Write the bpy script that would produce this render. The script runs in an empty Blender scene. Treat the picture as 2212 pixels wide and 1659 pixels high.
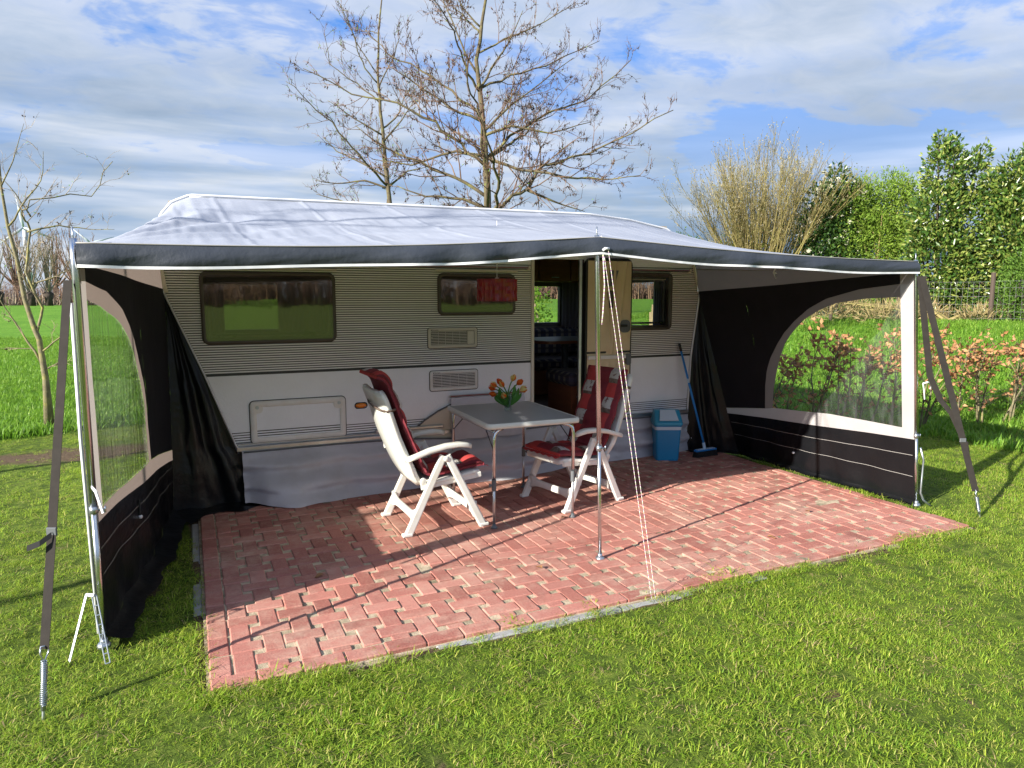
import bpy, math, random
import numpy as np
from mathutils import Vector, Matrix, Euler
rad = math.radians
sc = bpy.context.scene
col = sc.collection
RN = random.Random(11)
NP = np.random.default_rng(5)

# ------------------------------------------------------------------ camera
cd = bpy.data.cameras.new('camera'); cam = bpy.data.objects.new('camera', cd); col.objects.link(cam)
cam.location = (0, 0, 1.65); cam.rotation_euler = (rad(90 - 7.2), 0, rad(-24.875))
cd.sensor_width = 36; cd.lens = 36 * 1500 / 2212; cd.clip_start = .05; cd.clip_end = 3000
sc.camera = cam
# ------------------------------------------------------------------ sun, sky, exposure
SUN_AZ, SUN_EL = 16.5, 22.5          # the light travels towards +X, slightly +Y
travel = Vector((math.cos(rad(SUN_AZ)) * math.cos(rad(SUN_EL)), math.sin(rad(SUN_AZ)) * math.cos(rad(SUN_EL)), -math.sin(rad(SUN_EL))))
sl = bpy.data.lights.new('sun', 'SUN'); sl.energy = 5.0; sl.angle = rad(.55); sl.color = (1, .93, .82)
so = bpy.data.objects.new('sun', sl); col.objects.link(so); so.rotation_euler = travel.to_track_quat('-Z', 'Y').to_euler(); so.location = (-20, -8, 15)
sc.view_settings.view_transform = 'Standard'; sc.view_settings.look = 'None'; sc.view_settings.gamma = 1; sc.view_settings.exposure = 1.32
sc.view_settings.use_curve_mapping = False
sc.render.engine = 'CYCLES'
cy = sc.cycles
cy.use_denoising = True
cy.max_bounces = 8; cy.diffuse_bounces = 4; cy.glossy_bounces = 4; cy.transmission_bounces = 6; cy.transparent_max_bounces = 24
cy.caustics_reflective = False; cy.caustics_refractive = False; cy.sample_clamp_indirect = 6

def ND(nt, typ, ins=None, **kw):
    n = nt.nodes.new(typ)
    for k, v in kw.items(): setattr(n, k, v)
    for k, v in (ins or {}).items():
        s = n.inputs[k]
        if isinstance(v, bpy.types.NodeSocket): nt.links.new(v, s)
        else: s.default_value = v
    return n
def ramp(nt, fac, stops, interp='LINEAR'):
    n = nt.nodes.new('ShaderNodeValToRGB'); n.color_ramp.interpolation = interp
    el = n.color_ramp.elements
    while len(el) > 1: el.remove(el[-1])
    for i, (p, c) in enumerate(stops):
        e = el[0] if i == 0 else el.new(p)
        e.position = p; e.color = (*c[:3], 1) if not isinstance(c, (int, float)) else (c, c, c, 1)
    nt.links.new(fac, n.inputs[0]); return n.outputs[0]
def mixc(nt, fac, a, b, blend='MIX'):
    n = nt.nodes.new('ShaderNodeMix'); n.data_type = 'RGBA'; n.blend_type = blend
    for i, v in ((0, fac), (6, a), (7, b)):
        if isinstance(v, bpy.types.NodeSocket): nt.links.new(v, n.inputs[i])
        elif i == 0: n.inputs[0].default_value = v
        else: n.inputs[i].default_value = (*v[:3], 1)
    return n.outputs[2]
def math_(nt, op, a, b=None, c=None, clamp=False):
    n = nt.nodes.new('ShaderNodeMath'); n.operation = op; n.use_clamp = clamp
    for i, v in enumerate((a, b, c)):
        if v is None: continue
        if isinstance(v, bpy.types.NodeSocket): nt.links.new(v, n.inputs[i])
        else: n.inputs[i].default_value = v
    return n.outputs[0]

w = bpy.data.worlds.new('World'); sc.world = w; w.use_nodes = True
nt = w.node_tree; nt.nodes.clear()
SKY = .05
sky = ND(nt, 'ShaderNodeTexSky', sky_type='NISHITA', sun_disc=False, sun_elevation=rad(SUN_EL), sun_rotation=rad(253.5), air_density=1.1, dust_density=.5, ozone_density=2.5)
tc = ND(nt, 'ShaderNodeTexCoord')
sx = ND(nt, 'ShaderNodeSeparateXYZ', {0: tc.outputs['Generated']})
zz = math_(nt, 'ADD', math_(nt, 'MAXIMUM', sx.outputs[2], 0.0), .16)
cx = ND(nt, 'ShaderNodeCombineXYZ', {0: math_(nt, 'DIVIDE', sx.outputs[0], zz), 1: math_(nt, 'DIVIDE', sx.outputs[1], zz), 2: 0.0})
mp = ND(nt, 'ShaderNodeMapping', {0: cx.outputs[0], 'Rotation': (0, 0, rad(24)), 'Scale': (1.0, 1.35, 1), 'Location': (7.4, 2.2, 0)})
n1 = ND(nt, 'ShaderNodeTexNoise', {'Vector': mp.outputs[0], 'Scale': 1.6, 'Detail': 10, 'Roughness': .55, 'Distortion': .2})
n2 = ND(nt, 'ShaderNodeTexNoise', {'Vector': mp.outputs[0], 'Scale': .62, 'Detail': 4, 'Roughness': .5})
n3 = ND(nt, 'ShaderNodeTexNoise', {'Vector': mp.outputs[0], 'Scale': 5.5, 'Detail': 7, 'Roughness': .6, 'Distortion': .6})
dens = math_(nt, 'ADD', math_(nt, 'MULTIPLY', n1.outputs[0], .68), math_(nt, 'ADD', math_(nt, 'MULTIPLY', n2.outputs[0], .3), math_(nt, 'MULTIPLY', n3.outputs[0], .14)))
cover = ramp(nt, dens, [(.465, 0), (.505, .40), (.555, .88), (.63, 1)], 'EASE')
S = 8.8
shade = ramp(nt, math_(nt, 'ADD', math_(nt, 'MULTIPLY', n2.outputs[0], .55), math_(nt, 'MULTIPLY', n1.outputs[0], .45)),
             [(.36, (.72, .77, .87)), (.47, (.62, .69, .83)), (.56, (.47, .57, .74)), (.68, (.33, .43, .58))])
fine = mixc(nt, ramp(nt, n3.outputs[0], [(.35, 0), (.7, .35)]), shade, (.82, .85, .93))
# the stretched bands of cloud that the flat view towards the horizon shows
nb = ND(nt, 'ShaderNodeTexNoise', {'Vector': ND(nt, 'ShaderNodeMapping', {0: tc.outputs['Generated'], 'Scale': (1.2, 1.2, 11), 'Location': (.3, .2, .55)}).outputs[0], 'Scale': 1.5, 'Detail': 5, 'Roughness': .5, 'Distortion': .25})
band = ramp(nt, nb.outputs[0], [(.36, (.22, .32, .45)), (.47, (.36, .47, .62)), (.56, (.66, .72, .81)), (.66, (.83, .86, .90))])
low = ramp(nt, sx.outputs[2], [(.0, 1), (.13, .95), (.24, .4), (.36, 0)])
ccol = mixc(nt, low, fine, band)
cover = math_(nt, 'MAXIMUM', cover, math_(nt, 'MULTIPLY', low, .96))
blue = mixc(nt, .55, mixc(nt, 1.0, sky.outputs[0], (.55, .95, 1.55), 'MULTIPLY'), (.075 * S, .33 * S, .95 * S))
cl = mixc(nt, 1.0, ccol, (S, S, S), 'MULTIPLY')
bg = ND(nt, 'ShaderNodeBackground', {'Color': mixc(nt, cover, blue, cl), 'Strength': SKY})
ND(nt, 'ShaderNodeOutputWorld', {0: bg.outputs[0]})

# ------------------------------------------------------------------ materials
MATS = {}
def new_mat(name):
    m = bpy.data.materials.new(name); m.use_nodes = True; m.node_tree.nodes.clear(); MATS[name] = m
    return m, m.node_tree
def out(nt, sh, disp=None):
    o = ND(nt, 'ShaderNodeOutputMaterial', {0: sh})
def P(name, c, rough=.55, metal=0., spec=.5, c2=None, scale=6., lo=.35, hi=.7, bump=0., bscale=120., btype='noise', bdist=.002, coat=0., island=0., objrnd=0., detail=5, dirt=None, dscale=3., stretch=(1, 1, 1), transl=None):
    """principled material: two-colour noise, optional dirt, fine bump, per-piece variation"""
    m, nt = new_mat(name)
    tc = ND(nt, 'ShaderNodeTexCoord'); V = ND(nt, 'ShaderNodeMapping', {0: tc.outputs['Object'], 'Scale': stretch}).outputs[0]
    cc = None
    if c2:
        n = ND(nt, 'ShaderNodeTexNoise', {'Vector': V, 'Scale': scale, 'Detail': detail, 'Roughness': .6})
        cc = mixc(nt, ramp(nt, n.outputs[0], [(lo, 0), (hi, 1)]), c, c2)
    else:
        cc = mixc(nt, 0.0, c, c)
    if island or objrnd:
        g = ND(nt, 'ShaderNodeNewGeometry'); oi = ND(nt, 'ShaderNodeObjectInfo')
        r = math_(nt, 'FRACT', math_(nt, 'ADD', math_(nt, 'MULTIPLY', g.outputs['Random Per Island'], 1. if island else 0.), math_(nt, 'MULTIPLY', oi.outputs['Random'], 1. if objrnd else 0.)))
        k = island or objrnd
        hv = ND(nt, 'ShaderNodeHueSaturation', {'Color': cc, 'Hue': math_(nt, 'ADD', .5 - .02 * k, math_(nt, 'MULTIPLY', r, .04 * k)), 'Value': math_(nt, 'ADD', 1 - .5 * k, math_(nt, 'MULTIPLY', r, k))})
        cc = hv.outputs[0]
    if dirt:
        n = ND(nt, 'ShaderNodeTexNoise', {'Vector': V, 'Scale': dscale, 'Detail': 8, 'Roughness': .68})
        cc = mixc(nt, ramp(nt, n.outputs[0], [(.50, 0), (.72, dirt[1])]), cc, dirt[0])
    b = ND(nt, 'ShaderNodeBsdfPrincipled', {'Base Color': cc, 'Roughness': rough, 'Metallic': metal, 'Specular IOR Level': spec, 'Coat Weight': coat})
    if bump:
        if btype == 'noise': t = ND(nt, 'ShaderNodeTexNoise', {'Vector': V, 'Scale': bscale, 'Detail': 4, 'Roughness': .6}).outputs[0]
        elif btype == 'voronoi': t = ND(nt, 'ShaderNodeTexVoronoi', {'Vector': V, 'Scale': bscale}, feature='SMOOTH_F1').outputs[0]
        else: t = ND(nt, 'ShaderNodeTexWave', {'Vector': V, 'Scale': bscale, 'Distortion': 1.5, 'Detail': 2}).outputs[0]
        bm = ND(nt, 'ShaderNodeBump', {'Strength': bump, 'Distance': bdist, 'Height': t}); nt.links.new(bm.outputs[0], b.inputs['Normal'])
    sh = b.outputs[0]
    if transl:
        t = ND(nt, 'ShaderNodeBsdfTranslucent', {'Color': (*transl[1], 1)})
        sh = ND(nt, 'ShaderNodeMixShader', {0: transl[0], 1: sh, 2: t.outputs[0]}).outputs[0]
    out(nt, sh); return m
def film(name, tint, gloss, rough, bscale, bump, stretch=(1, 1, 1), haze=0., hcol=(.7, .75, .75)):
    """clear sheet: tinted see-through mixed with a fresnel reflection"""
    m, nt = new_mat(name)
    tc = ND(nt, 'ShaderNodeTexCoord'); V = ND(nt, 'ShaderNodeMapping', {0: tc.outputs['Object'], 'Scale': stretch}).outputs[0]
    n = ND(nt, 'ShaderNodeTexNoise', {'Vector': V, 'Scale': bscale, 'Detail': 3})
    bm = ND(nt, 'ShaderNodeBump', {'Strength': bump, 'Distance': .01, 'Height': n.outputs[0]})
    t = ND(nt, 'ShaderNodeBsdfTransparent', {0: (*tint, 1)})
    g = ND(nt, 'ShaderNodeBsdfGlossy', {'Color': (1, 1, 1, 1), 'Roughness': rough, 'Normal': bm.outputs[0]})
    lw = ND(nt, 'ShaderNodeLayerWeight', {0: .5, 'Normal': bm.outputs[0]})
    f = math_(nt, 'MULTIPLY', math_(nt, 'MULTIPLY_ADD', math_(nt, 'POWER', lw.outputs['Facing'], 4.), .90, .045), gloss, clamp=True)
    sh = ND(nt, 'ShaderNodeMixShader', {0: f, 1: t.outputs[0], 2: g.outputs[0]}).outputs[0]
    if haze:
        d = ND(nt, 'ShaderNodeBsdfDiffuse', {0: (*hcol, 1)})
        hz = ramp(nt, n.outputs[0], [(.45, haze * .4), (.65, haze)])
        sh = ND(nt, 'ShaderNodeMixShader', {0: hz, 1: sh, 2: d.outputs[0]}).outputs[0]
    out(nt, sh); return m
def leafmat(name, cols, rough=.5, transl=.35, spec=.3, tcol=None):
    m, nt = new_mat(name)
    g = ND(nt, 'ShaderNodeNewGeometry'); oi = ND(nt, 'ShaderNodeObjectInfo')
    r = math_(nt, 'FRACT', math_(nt, 'ADD', g.outputs['Random Per Island'], oi.outputs['Random']))
    cc = ramp(nt, r, [(i / max(1, len(cols) - 1), c) for i, c in enumerate(cols)])
    b = ND(nt, 'ShaderNodeBsdfPrincipled', {'Base Color': cc, 'Roughness': rough, 'Specular IOR Level': spec})
    tr = ND(nt, 'ShaderNodeBsdfTranslucent', {0: mixc(nt, .4, cc, tcol or cols[-1])})
    out(nt, ND(nt, 'ShaderNodeMixShader', {0: transl, 1: b.outputs[0], 2: tr.outputs[0]}).outputs[0]); return m

P('white_panel', (.86, .88, .92), .36, c2=(.82, .84, .88), scale=2.5, bump=.5, bscale=75, btype='voronoi', bdist=.003, dirt=((.5, .5, .48), .10), dscale=2.2)
P('rib_white', (.86, .86, .86), .33, c2=(.81, .81, .80), scale=3, bump=.25, bscale=90, bdist=.002)
P('rib_dark', (.032, .032, .035), .4)
P('black_trim', (.012, .012, .013), .4)
P('cream_plastic', (.62, .58, .48), .45, c2=(.56, .52, .43), scale=4, bump=.12, bscale=300)
P('door_cream', (.68, .56, .36), .42, c2=(.62, .50, .32), scale=4, bump=.12, bscale=300)
P('cream_trim', (.66, .62, .52), .4)
P('white_plastic', (.78, .77, .74), .35, c2=(.72, .70, .66), scale=5, bump=.1, bscale=250, dirt=((.62, .54, .40), .35), dscale=5)
P('grey_plastic', (.10, .11, .12), .45, c2=(.13, .14, .15), scale=10)
P('frame_brown', (.060, .048, .038), .38, c2=(.085, .07, .055), scale=5)
P('aluminium', (.62, .63, .65), .32, metal=.9, c2=(.5, .5, .52), scale=8, dirt=((.3, .28, .25), .3))
P('steel', (.70, .73, .76), .24, metal=1., c2=(.55, .58, .62), scale=14, stretch=(1, 1, .2), dirt=((.35, .36, .36), .35), dscale=8)
P('zinc', (.50, .54, .60), .35, metal=.9, c2=(.36, .40, .45), scale=20)
P('orange_lens', (.80, .22, .01), .2, coat=.5)
P('skirt_cloth', (.53, .53, .585), .38, c2=(.45, .45, .50), scale=2.5, bump=.35, bscale=9, bdist=.02, dirt=((.40, .36, .32), .3), dscale=2.5)
P('canopy_cloth', (.345, .375, .445), .65, c2=(.30, .33, .40), scale=2, spec=.2, bump=.25, bscale=7, bdist=.02, transl=(.09, (.50, .47, .43)), dirt=((.40, .41, .44), .25), dscale=1.4)
P('valance_cloth', (.038, .045, .060), .5, c2=(.028, .034, .046), scale=3, bump=.35, bscale=10, bdist=.02)
P('white_tape', (.74, .75, .78), .5, c2=(.66, .67, .70), scale=8)
P('wall_black', (.011, .0115, .0155), .85, c2=(.014, .0145, .019), spec=.25, scale=4, bump=.3, bscale=9, bdist=.01)
P('wall_taupe', (.21, .19, .185), .75, c2=(.18, .165, .16), scale=3, bump=.2, bscale=12, bdist=.01, transl=(.22, (.34, .27, .24)))
P('wall_pale', (.43, .415, .42), .7, c2=(.37, .355, .36), scale=4, bump=.25, bscale=15, bdist=.01, transl=(.2, (.62, .56, .52)))
P('mud_black', (.005, .0055, .007), .30, c2=(.008, .0085, .010), scale=3, spec=.27, bump=.35, bscale=4, bdist=.03)
P('seam_white', (.30, .29, .28), .7)
P('webbing', (.034, .030, .027), .9, bump=.5, bscale=260, bdist=.002, c2=(.026, .023, .021), scale=20, spec=.2)
P('webbing_black', (.02, .02, .02), .8)
P('rope', (.78, .76, .74), .7, c2=(.62, .30, .50), scale=38, lo=.48, hi=.52, detail=1)
P('lamp_red', (.30, .012, .022), .22, c2=(.16, .006, .012), scale=5, coat=.4, bump=.3, bscale=30, bdist=.01, transl=(.10, (.45, .02, .03)))
P('table_top', (.34, .35, .375), .36, c2=(.31, .32, .34), scale=60, bump=.1, bscale=400)
P('table_edge', (.70, .70, .67), .4)
P('bin_blue', (.010, .20, .42), .38, c2=(.012, .23, .46), scale=5, bump=.1, bscale=180)
P('bin_lid', (.03, .28, .46), .35)
P('bin_flap', (.50, .60, .70), .4)
P('broom_blue', (.02, .22, .62), .35)
P('broom_pale', (.45, .60, .75), .4)
P('bristle', (.012, .012, .013), .9)
P('wood_red', (.26, .10, .05), .4, c2=(.19, .07, .035), scale=3, stretch=(1, 1, 10), coat=.2)
P('wood_floor', (.10, .06, .04), .5)
P('interior_lining', (.42, .37, .29), .6)
P('curtain', (.30, .29, .33), .8, transl=(.45, (.45, .44, .48)))
P('net_curtain', (.50, .46, .40), .8, transl=(.5, (.55, .52, .46)))
P('plaid', (.05, .055, .10), .9, c2=(.30, .27, .22), scale=9, lo=.48, hi=.56, detail=1)
P('cushion_dark', (.21, .02, .034), .8, c2=(.165, .015, .027), scale=20, bump=.4, bscale=60, bdist=.006)
P('cushion_red', (.48, .05, .05), .8, c2=(.40, .04, .042), scale=14, bump=.4, bscale=60, bdist=.006)
P('cushion_grey', (.46, .44, .43), .8, c2=(.17, .085, .08), scale=34, lo=.56, hi=.60, bump=.4, bscale=60, bdist=.006)
P('cushion_brown', (.085, .045, .035), .85, c2=(.2, .16, .14), scale=40)
P('stem_green', (.09, .22, .03), .5, transl=(.2, (.2, .5, .05)))
P('leaf_tulip', (.06, .19, .03), .45, c2=(.09, .25, .04), scale=20, transl=(.3, (.15, .5, .04)))
P('sand', (.52, .43, .31), .95, c2=(.34, .28, .19), scale=22, lo=.4, hi=.6, bump=.9, bscale=170, bdist=.006, dirt=((.060, .065, .028), .95), dscale=5)
P('kerb_grey', (.34, .35, .36), .85, c2=(.26, .27, .27), scale=12, bump=.5, bscale=160, bdist=.004, dirt=((.22, .17, .11), .7), dscale=5)
P('bark_alder', (.12, .095, .055), .9, c2=(.07, .055, .035), scale=9, bump=.8, bscale=40, bdist=.01, dirt=((.25, .26, .06), .7), dscale=5)
P('bark_young', (.20, .18, .10), .9, c2=(.12, .10, .06), scale=16, bump=.7, bscale=70, bdist=.006, dirt=((.34, .32, .07), .8), dscale=7)
P('twig_brown', (.14, .080, .048), .85, island=.5)
P('twig_pale', (.32, .25, .17), .85, island=.5)
P('cone_dark', (.04, .022, .014), .9, island=.5)
P('bark_dark', (.06, .045, .035), .95, c2=(.035, .028, .022), scale=8)
P('ash_stem', (.235, .18, .075), .85, c2=(.19, .17, .05), scale=7, island=.4)
P('post_wood', (.34, .27, .15), .9, c2=(.24, .19, .11), scale=12, stretch=(1, 1, .2), bump=.6, bscale=50)
P('post_dark', (.07, .05, .04), .9)
P('turbine_white', (.42, .47, .53), .6)
P('wire', (.36, .36, .35), .5, metal=.6)
P('far_wood_mat', (.17, .105, .07), .95, island=.7)
P('far_stem_mat', (.30, .24, .18), .95, island=.5)
leafmat('laurel_leaf', [(.025, .06, .014), (.04, .10, .018), (.075, .15, .026), (.14, .21, .036), (.21, .27, .055), (.32, .33, .10)], .30, .25, .55)
leafmat('laurel_leaf_dark', [(.022, .05, .014), (.035, .085, .018), (.06, .12, .022)], .35, .2, .5)
leafmat('willow_leaf', [(.13, .24, .03), (.20, .33, .04), (.29, .41, .06), (.18, .26, .05)], .55, .45)
leafmat('thuja_leaf', [(.06, .13, .02), (.11, .21, .03), (.15, .26, .04)], .6, .35)
leafmat('bud_pale', [(.28, .24, .15), (.38, .33, .22), (.22, .23, .08)], .7, .3)
leafmat('spring_leaf', [(.14, .30, .03), (.22, .42, .04), (.30, .46, .06)], .45, .5)
leafmat('blossom_cream', [(.62, .60, .42), (.70, .68, .55)], .7, .4)
leafmat('beech_leaf', [(.36, .17, .07), (.52, .27, .12), (.62, .36, .19), (.26, .12, .05), (.58, .31, .14)], .6, .35, .25, (.65, .26, .09))
leafmat('dry_grass', [(.34, .25, .13), (.42, .33, .17), (.28, .22, .10)], .8, .3)
leafmat('lawn_blade', [(.085, .195, .018), (.23, .365, .030), (.39, .475, .055), (.195, .385, .028), (.54, .49, .14)], .55, .42, .25, (.42, .52, .05))
leafmat('field_blade', [(.075, .17, .018), (.13, .27, .026), (.18, .34, .036), (.28, .41, .07)], .5, .4, .3, (.30, .58, .04))
leafmat('petal_orange', [(.76, .12, .012), (.82, .19, .015), (.68, .07, .010)], .5, .35)
leafmat('petal_yellow', [(.80, .64, .16), (.78, .70, .32), (.82, .50, .10)], .5, .4)
film('clear_film', (.93, .95, .93), .7, .05, 7, .12, (.7, 3.5, .7), .05)
film('clear_film_ripple', (.88, .92, .88), 1.1, .07, 12, .5, (2.4, 2.4, .22), .10, (.55, .66, .55))
film('acrylic', (.46, .44, .38), 3.4, .03, 2.2, .10, (1, 1, 1), .13, (.42, .36, .28))
film('acrylic_clear', (.86, .87, .85), 1.2, .01, 3, .03)
def glass(name):
    m, nt = new_mat(name)
    t = ND(nt, 'ShaderNodeBsdfTransparent', {0: (.90, .95, .93, 1)}); g = ND(nt, 'ShaderNodeBsdfGlossy', {'Roughness': .02})
    lw = ND(nt, 'ShaderNodeLayerWeight', {0: .35})
    out(nt, ND(nt, 'ShaderNodeMixShader', {0: math_(nt, 'MULTIPLY', lw.outputs['Facing'], .7), 1: t.outputs[0], 2: g.outputs[0]}).outputs[0])
glass('vase_glass')
def brick_mat():
    m, nt = new_mat('brick_red')
    tc = ND(nt, 'ShaderNodeTexCoord'); g = ND(nt, 'ShaderNodeNewGeometry'); oi = ND(nt, 'ShaderNodeObjectInfo')
    pos = g.outputs['Position']
    r = math_(nt, 'FRACT', math_(nt, 'ADD', g.outputs['Random Per Island'], oi.outputs['Random']))
    c = ramp(nt, r, [(0, (.25, .078, .064)), (.25, (.35, .125, .10)), (.5, (.42, .165, .135)), (.75, (.30, .10, .084)), (1, (.46, .20, .165))])
    n = ND(nt, 'ShaderNodeTexNoise', {'Vector': pos, 'Scale': 90, 'Detail': 5, 'Roughness': .7})
    c = mixc(nt, ramp(nt, n.outputs[0], [(.4, 0), (.75, .5)]), c, (.50, .27, .21))
    n2 = ND(nt, 'ShaderNodeTexNoise', {'Vector': pos, 'Scale': 1.7, 'Detail': 9, 'Roughness': .68})
    n4 = ND(nt, 'ShaderNodeTexNoise', {'Vector': pos, 'Scale': 13, 'Detail': 7, 'Roughness': .75})
    f = math_(nt, 'ADD', math_(nt, 'MULTIPLY', n2.outputs[0], .6), math_(nt, 'MULTIPLY', n4.outputs[0], .4))
    c = mixc(nt, ramp(nt, f, [(.47, .03), (.57, .32), (.67, .78)]), c, (.54, .41, .32))          # swept sand left on the faces
    n3 = ND(nt, 'ShaderNodeTexVoronoi', {'Vector': pos, 'Scale': 34})
    n5 = ND(nt, 'ShaderNodeTexNoise', {'Vector': pos, 'Scale': 3.3, 'Detail': 8, 'Roughness': .7})
    c = mixc(nt, ramp(nt, n5.outputs[0], [(.52, 0), (.70, .55)]), c, (.17, .075, .06))
    c = mixc(nt, ramp(nt, n3.outputs[0], [(.06, .7), (.10, 0)]), c, (.10, .05, .04))             # dark flecks
    b = ND(nt, 'ShaderNodeBsdfPrincipled', {'Base Color': c, 'Roughness': .88, 'Specular IOR Level': .25})
    bm = ND(nt, 'ShaderNodeBump', {'Strength': .7, 'Distance': .004, 'Height': n.outputs[0]}); nt.links.new(bm.outputs[0], b.inputs['Normal'])
    out(nt, b.outputs[0])
brick_mat()
def ground_mat():
    m, nt = new_mat('ground_turf')
    g = ND(nt, 'ShaderNodeNewGeometry'); pos = g.outputs['Position']
    a = ND(nt, 'ShaderNodeAttribute', attribute_name='soil'); fl = ND(nt, 'ShaderNodeAttribute', attribute_name='field')
    n = ND(nt, 'ShaderNodeTexNoise', {'Vector': pos, 'Scale': 14, 'Detail': 8, 'Roughness': .7})
    n2 = ND(nt, 'ShaderNodeTexNoise', {'Vector': pos, 'Scale': .8, 'Detail': 6, 'Roughness': .6})
    n3 = ND(nt, 'ShaderNodeTexNoise', {'Vector': pos, 'Scale': 60, 'Detail': 5, 'Roughness': .7})
    lawn = ramp(nt, n.outputs[0], [(.3, (.035, .055, .012)), (.5, (.085, .13, .02)), (.62, (.14, .19, .03)), (.75, (.22, .22, .06))])
    fieldc = ramp(nt, math_(nt, 'ADD', math_(nt, 'MULTIPLY', n.outputs[0], .6), math_(nt, 'MULTIPLY', n2.outputs[0], .4)), [(.32, (.06, .14, .018)), (.46, (.10, .23, .024)), (.55, (.13, .27, .03)), (.68, (.20, .33, .05))])
    soilc = ramp(nt, n3.outputs[0], [(.3, (.055, .038, .024)), (.55, (.13, .093, .06)), (.75, (.24, .18, .12))])
    c = mixc(nt, fl.outputs['Fac'], lawn, fieldc)
    s = math_(nt, 'ADD', a.outputs['Fac'], math_(nt, 'MULTIPLY', math_(nt, 'SUBTRACT', n.outputs[0], .5), .6))
    c = mixc(nt, ramp(nt, s, [(.4, 0), (.6, 1)]), c, soilc)
    b = ND(nt, 'ShaderNodeBsdfPrincipled', {'Base Color': c, 'Roughness': .95, 'Specular IOR Level': .1})
    bm = ND(nt, 'ShaderNodeBump', {'Strength': 1, 'Distance': .02, 'Height': n3.outputs[0]}); nt.links.new(bm.outputs[0], b.inputs['Normal'])
    out(nt, b.outputs[0])
ground_mat()

# ------------------------------------------------------------------ mesh helpers
def xf(M, p): return tuple(M @ Vector(p))
class MB:
    def __init__(s): s.v = []; s.f = []; s.m = []; s.mi = 0
    def add(s, vs, fs):
        o = len(s.v); s.v.extend(vs); s.f.extend([tuple(i + o for i in f) for f in fs]); s.m.extend([s.mi] * len(fs)); return s
    def box(s, c, d, M=None, b=0.):
        hx, hy, hz = d[0] / 2, d[1] / 2, d[2] / 2
        if not b:
            vs = [(c[0] + x * hx, c[1] + y * hy, c[2] + z * hz) for x in (-1, 1) for y in (-1, 1) for z in (-1, 1)]
            fs = [(0, 1, 3, 2), (4, 6, 7, 5), (0, 4, 5, 1), (2, 3, 7, 6), (0, 2, 6, 4), (1, 5, 7, 3)]
        else:
            b = min(b, hx * .9, hy * .9, hz * .9); vs = []; ix = {}
            for x in (-1, 1):
                for y in (-1, 1):
                    for z in (-1, 1):
                        for k, (ex, ey, ez) in enumerate(((0, b, b), (b, 0, b), (b, b, 0))):
                            ix[x, y, z, k] = len(vs); vs.append((c[0] + x * (hx - ex), c[1] + y * (hy - ey), c[2] + z * (hz - ez)))
            fs = []; q = [(-1, -1), (1, -1), (1, 1), (-1, 1)]
            for sg in (-1, 1):
                fs.append(tuple(ix[sg, a, e, 0] for a, e in (q if sg > 0 else q[::-1])))
                fs.append(tuple(ix[a, sg, e, 1] for a, e in (q[::-1] if sg > 0 else q)))
                fs.append(tuple(ix[a, e, sg, 2] for a, e in (q if sg > 0 else q[::-1])))
            for a in (-1, 1):
                for e in (-1, 1):
                    fs.append((ix[a, e, -1, 0], ix[a, e, 1, 0], ix[a, e, 1, 1], ix[a, e, -1, 1]))
                    fs.append((ix[a, -1, e, 0], ix[a, 1, e, 0], ix[a, 1, e, 2], ix[a, -1, e, 2]))
                    fs.append((ix[-1, a, e, 1], ix[1, a, e, 1], ix[1, a, e, 2], ix[-1, a, e, 2]))
                    for g in (-1, 1): fs.append((ix[a, e, g, 0], ix[a, e, g, 1], ix[a, e, g, 2]))
        if M: vs = [xf(M, p) for p in vs]
        return s.add(vs, fs)
    def tube(s, pts, r, seg=8, cap=True, flat=None):
        pts = [Vector(p) for p in pts]; n = len(pts)
        rs = r if isinstance(r, (list, tuple)) else [r] * n
        t0 = (pts[1] - pts[0]).normalized(); up = Vector((0, 0, 1)) if abs(t0.z) < .9 else Vector((1, 0, 0))
        a = t0.cross(up).normalized(); vs = []
        for i in range(n):
            t = (pts[min(i + 1, n - 1)] - pts[max(i - 1, 0)]).normalized()
            a = (a - t * a.dot(t)); a = a.normalized() if a.length > 1e-6 else t.orthogonal().normalized()
            b = t.cross(a)
            for k in range(seg):
                an = 2 * math.pi * k / seg
                vs.append(tuple(pts[i] + (a * math.cos(an) * (flat or 1) + b * math.sin(an)) * rs[i]))
        fs = [(i * seg + k, i * seg + (k + 1) % seg, (i + 1) * seg + (k + 1) % seg, (i + 1) * seg + k) for i in range(n - 1) for k in range(seg)]
        if cap: fs += [tuple(range(seg))[::-1], tuple((n - 1) * seg + k for k in range(seg))]
        return s.add(vs, fs)
    def lathe(s, prof, c=(0, 0, 0), seg=24, M=None, sq=None):
        vs = []
        for r, z in prof:
            for k in range(seg):
                an = 2 * math.pi * (k + .5) / seg
                vs.append((c[0] + r * math.cos(an), c[1] + r * math.sin(an), c[2] + z))
        if M: vs = [xf(M, p) for p in vs]
        fs = [(i * seg + k, i * seg + (k + 1) % seg, (i + 1) * seg + (k + 1) % seg, (i + 1) * seg + k) for i in range(len(prof) - 1) for k in range(seg)]
        return s.add(vs, fs)
    def grid(s, nu, nv, fn):
        vs = [tuple(fn(i / nu, j / nv)) for i in range(nu + 1) for j in range(nv + 1)]
        fs = [(i * (nv + 1) + j, (i + 1) * (nv + 1) + j, (i + 1) * (nv + 1) + j + 1, i * (nv + 1) + j + 1) for i in range(nu) for j in range(nv)]
        return s.add(vs, fs)
    def loft(s, rings, cap=True):
        n = len(rings[0]); vs = [tuple(p) for r in rings for p in r]
        fs = [(i * n + k, i * n + (k + 1) % n, (i + 1) * n + (k + 1) % n, (i + 1) * n + k) for i in range(len(rings) - 1) for k in range(n)]
        if cap: fs += [tuple(range(n))[::-1], tuple((len(rings) - 1) * n + k for k in range(n))]
        return s.add(vs, fs)
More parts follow.
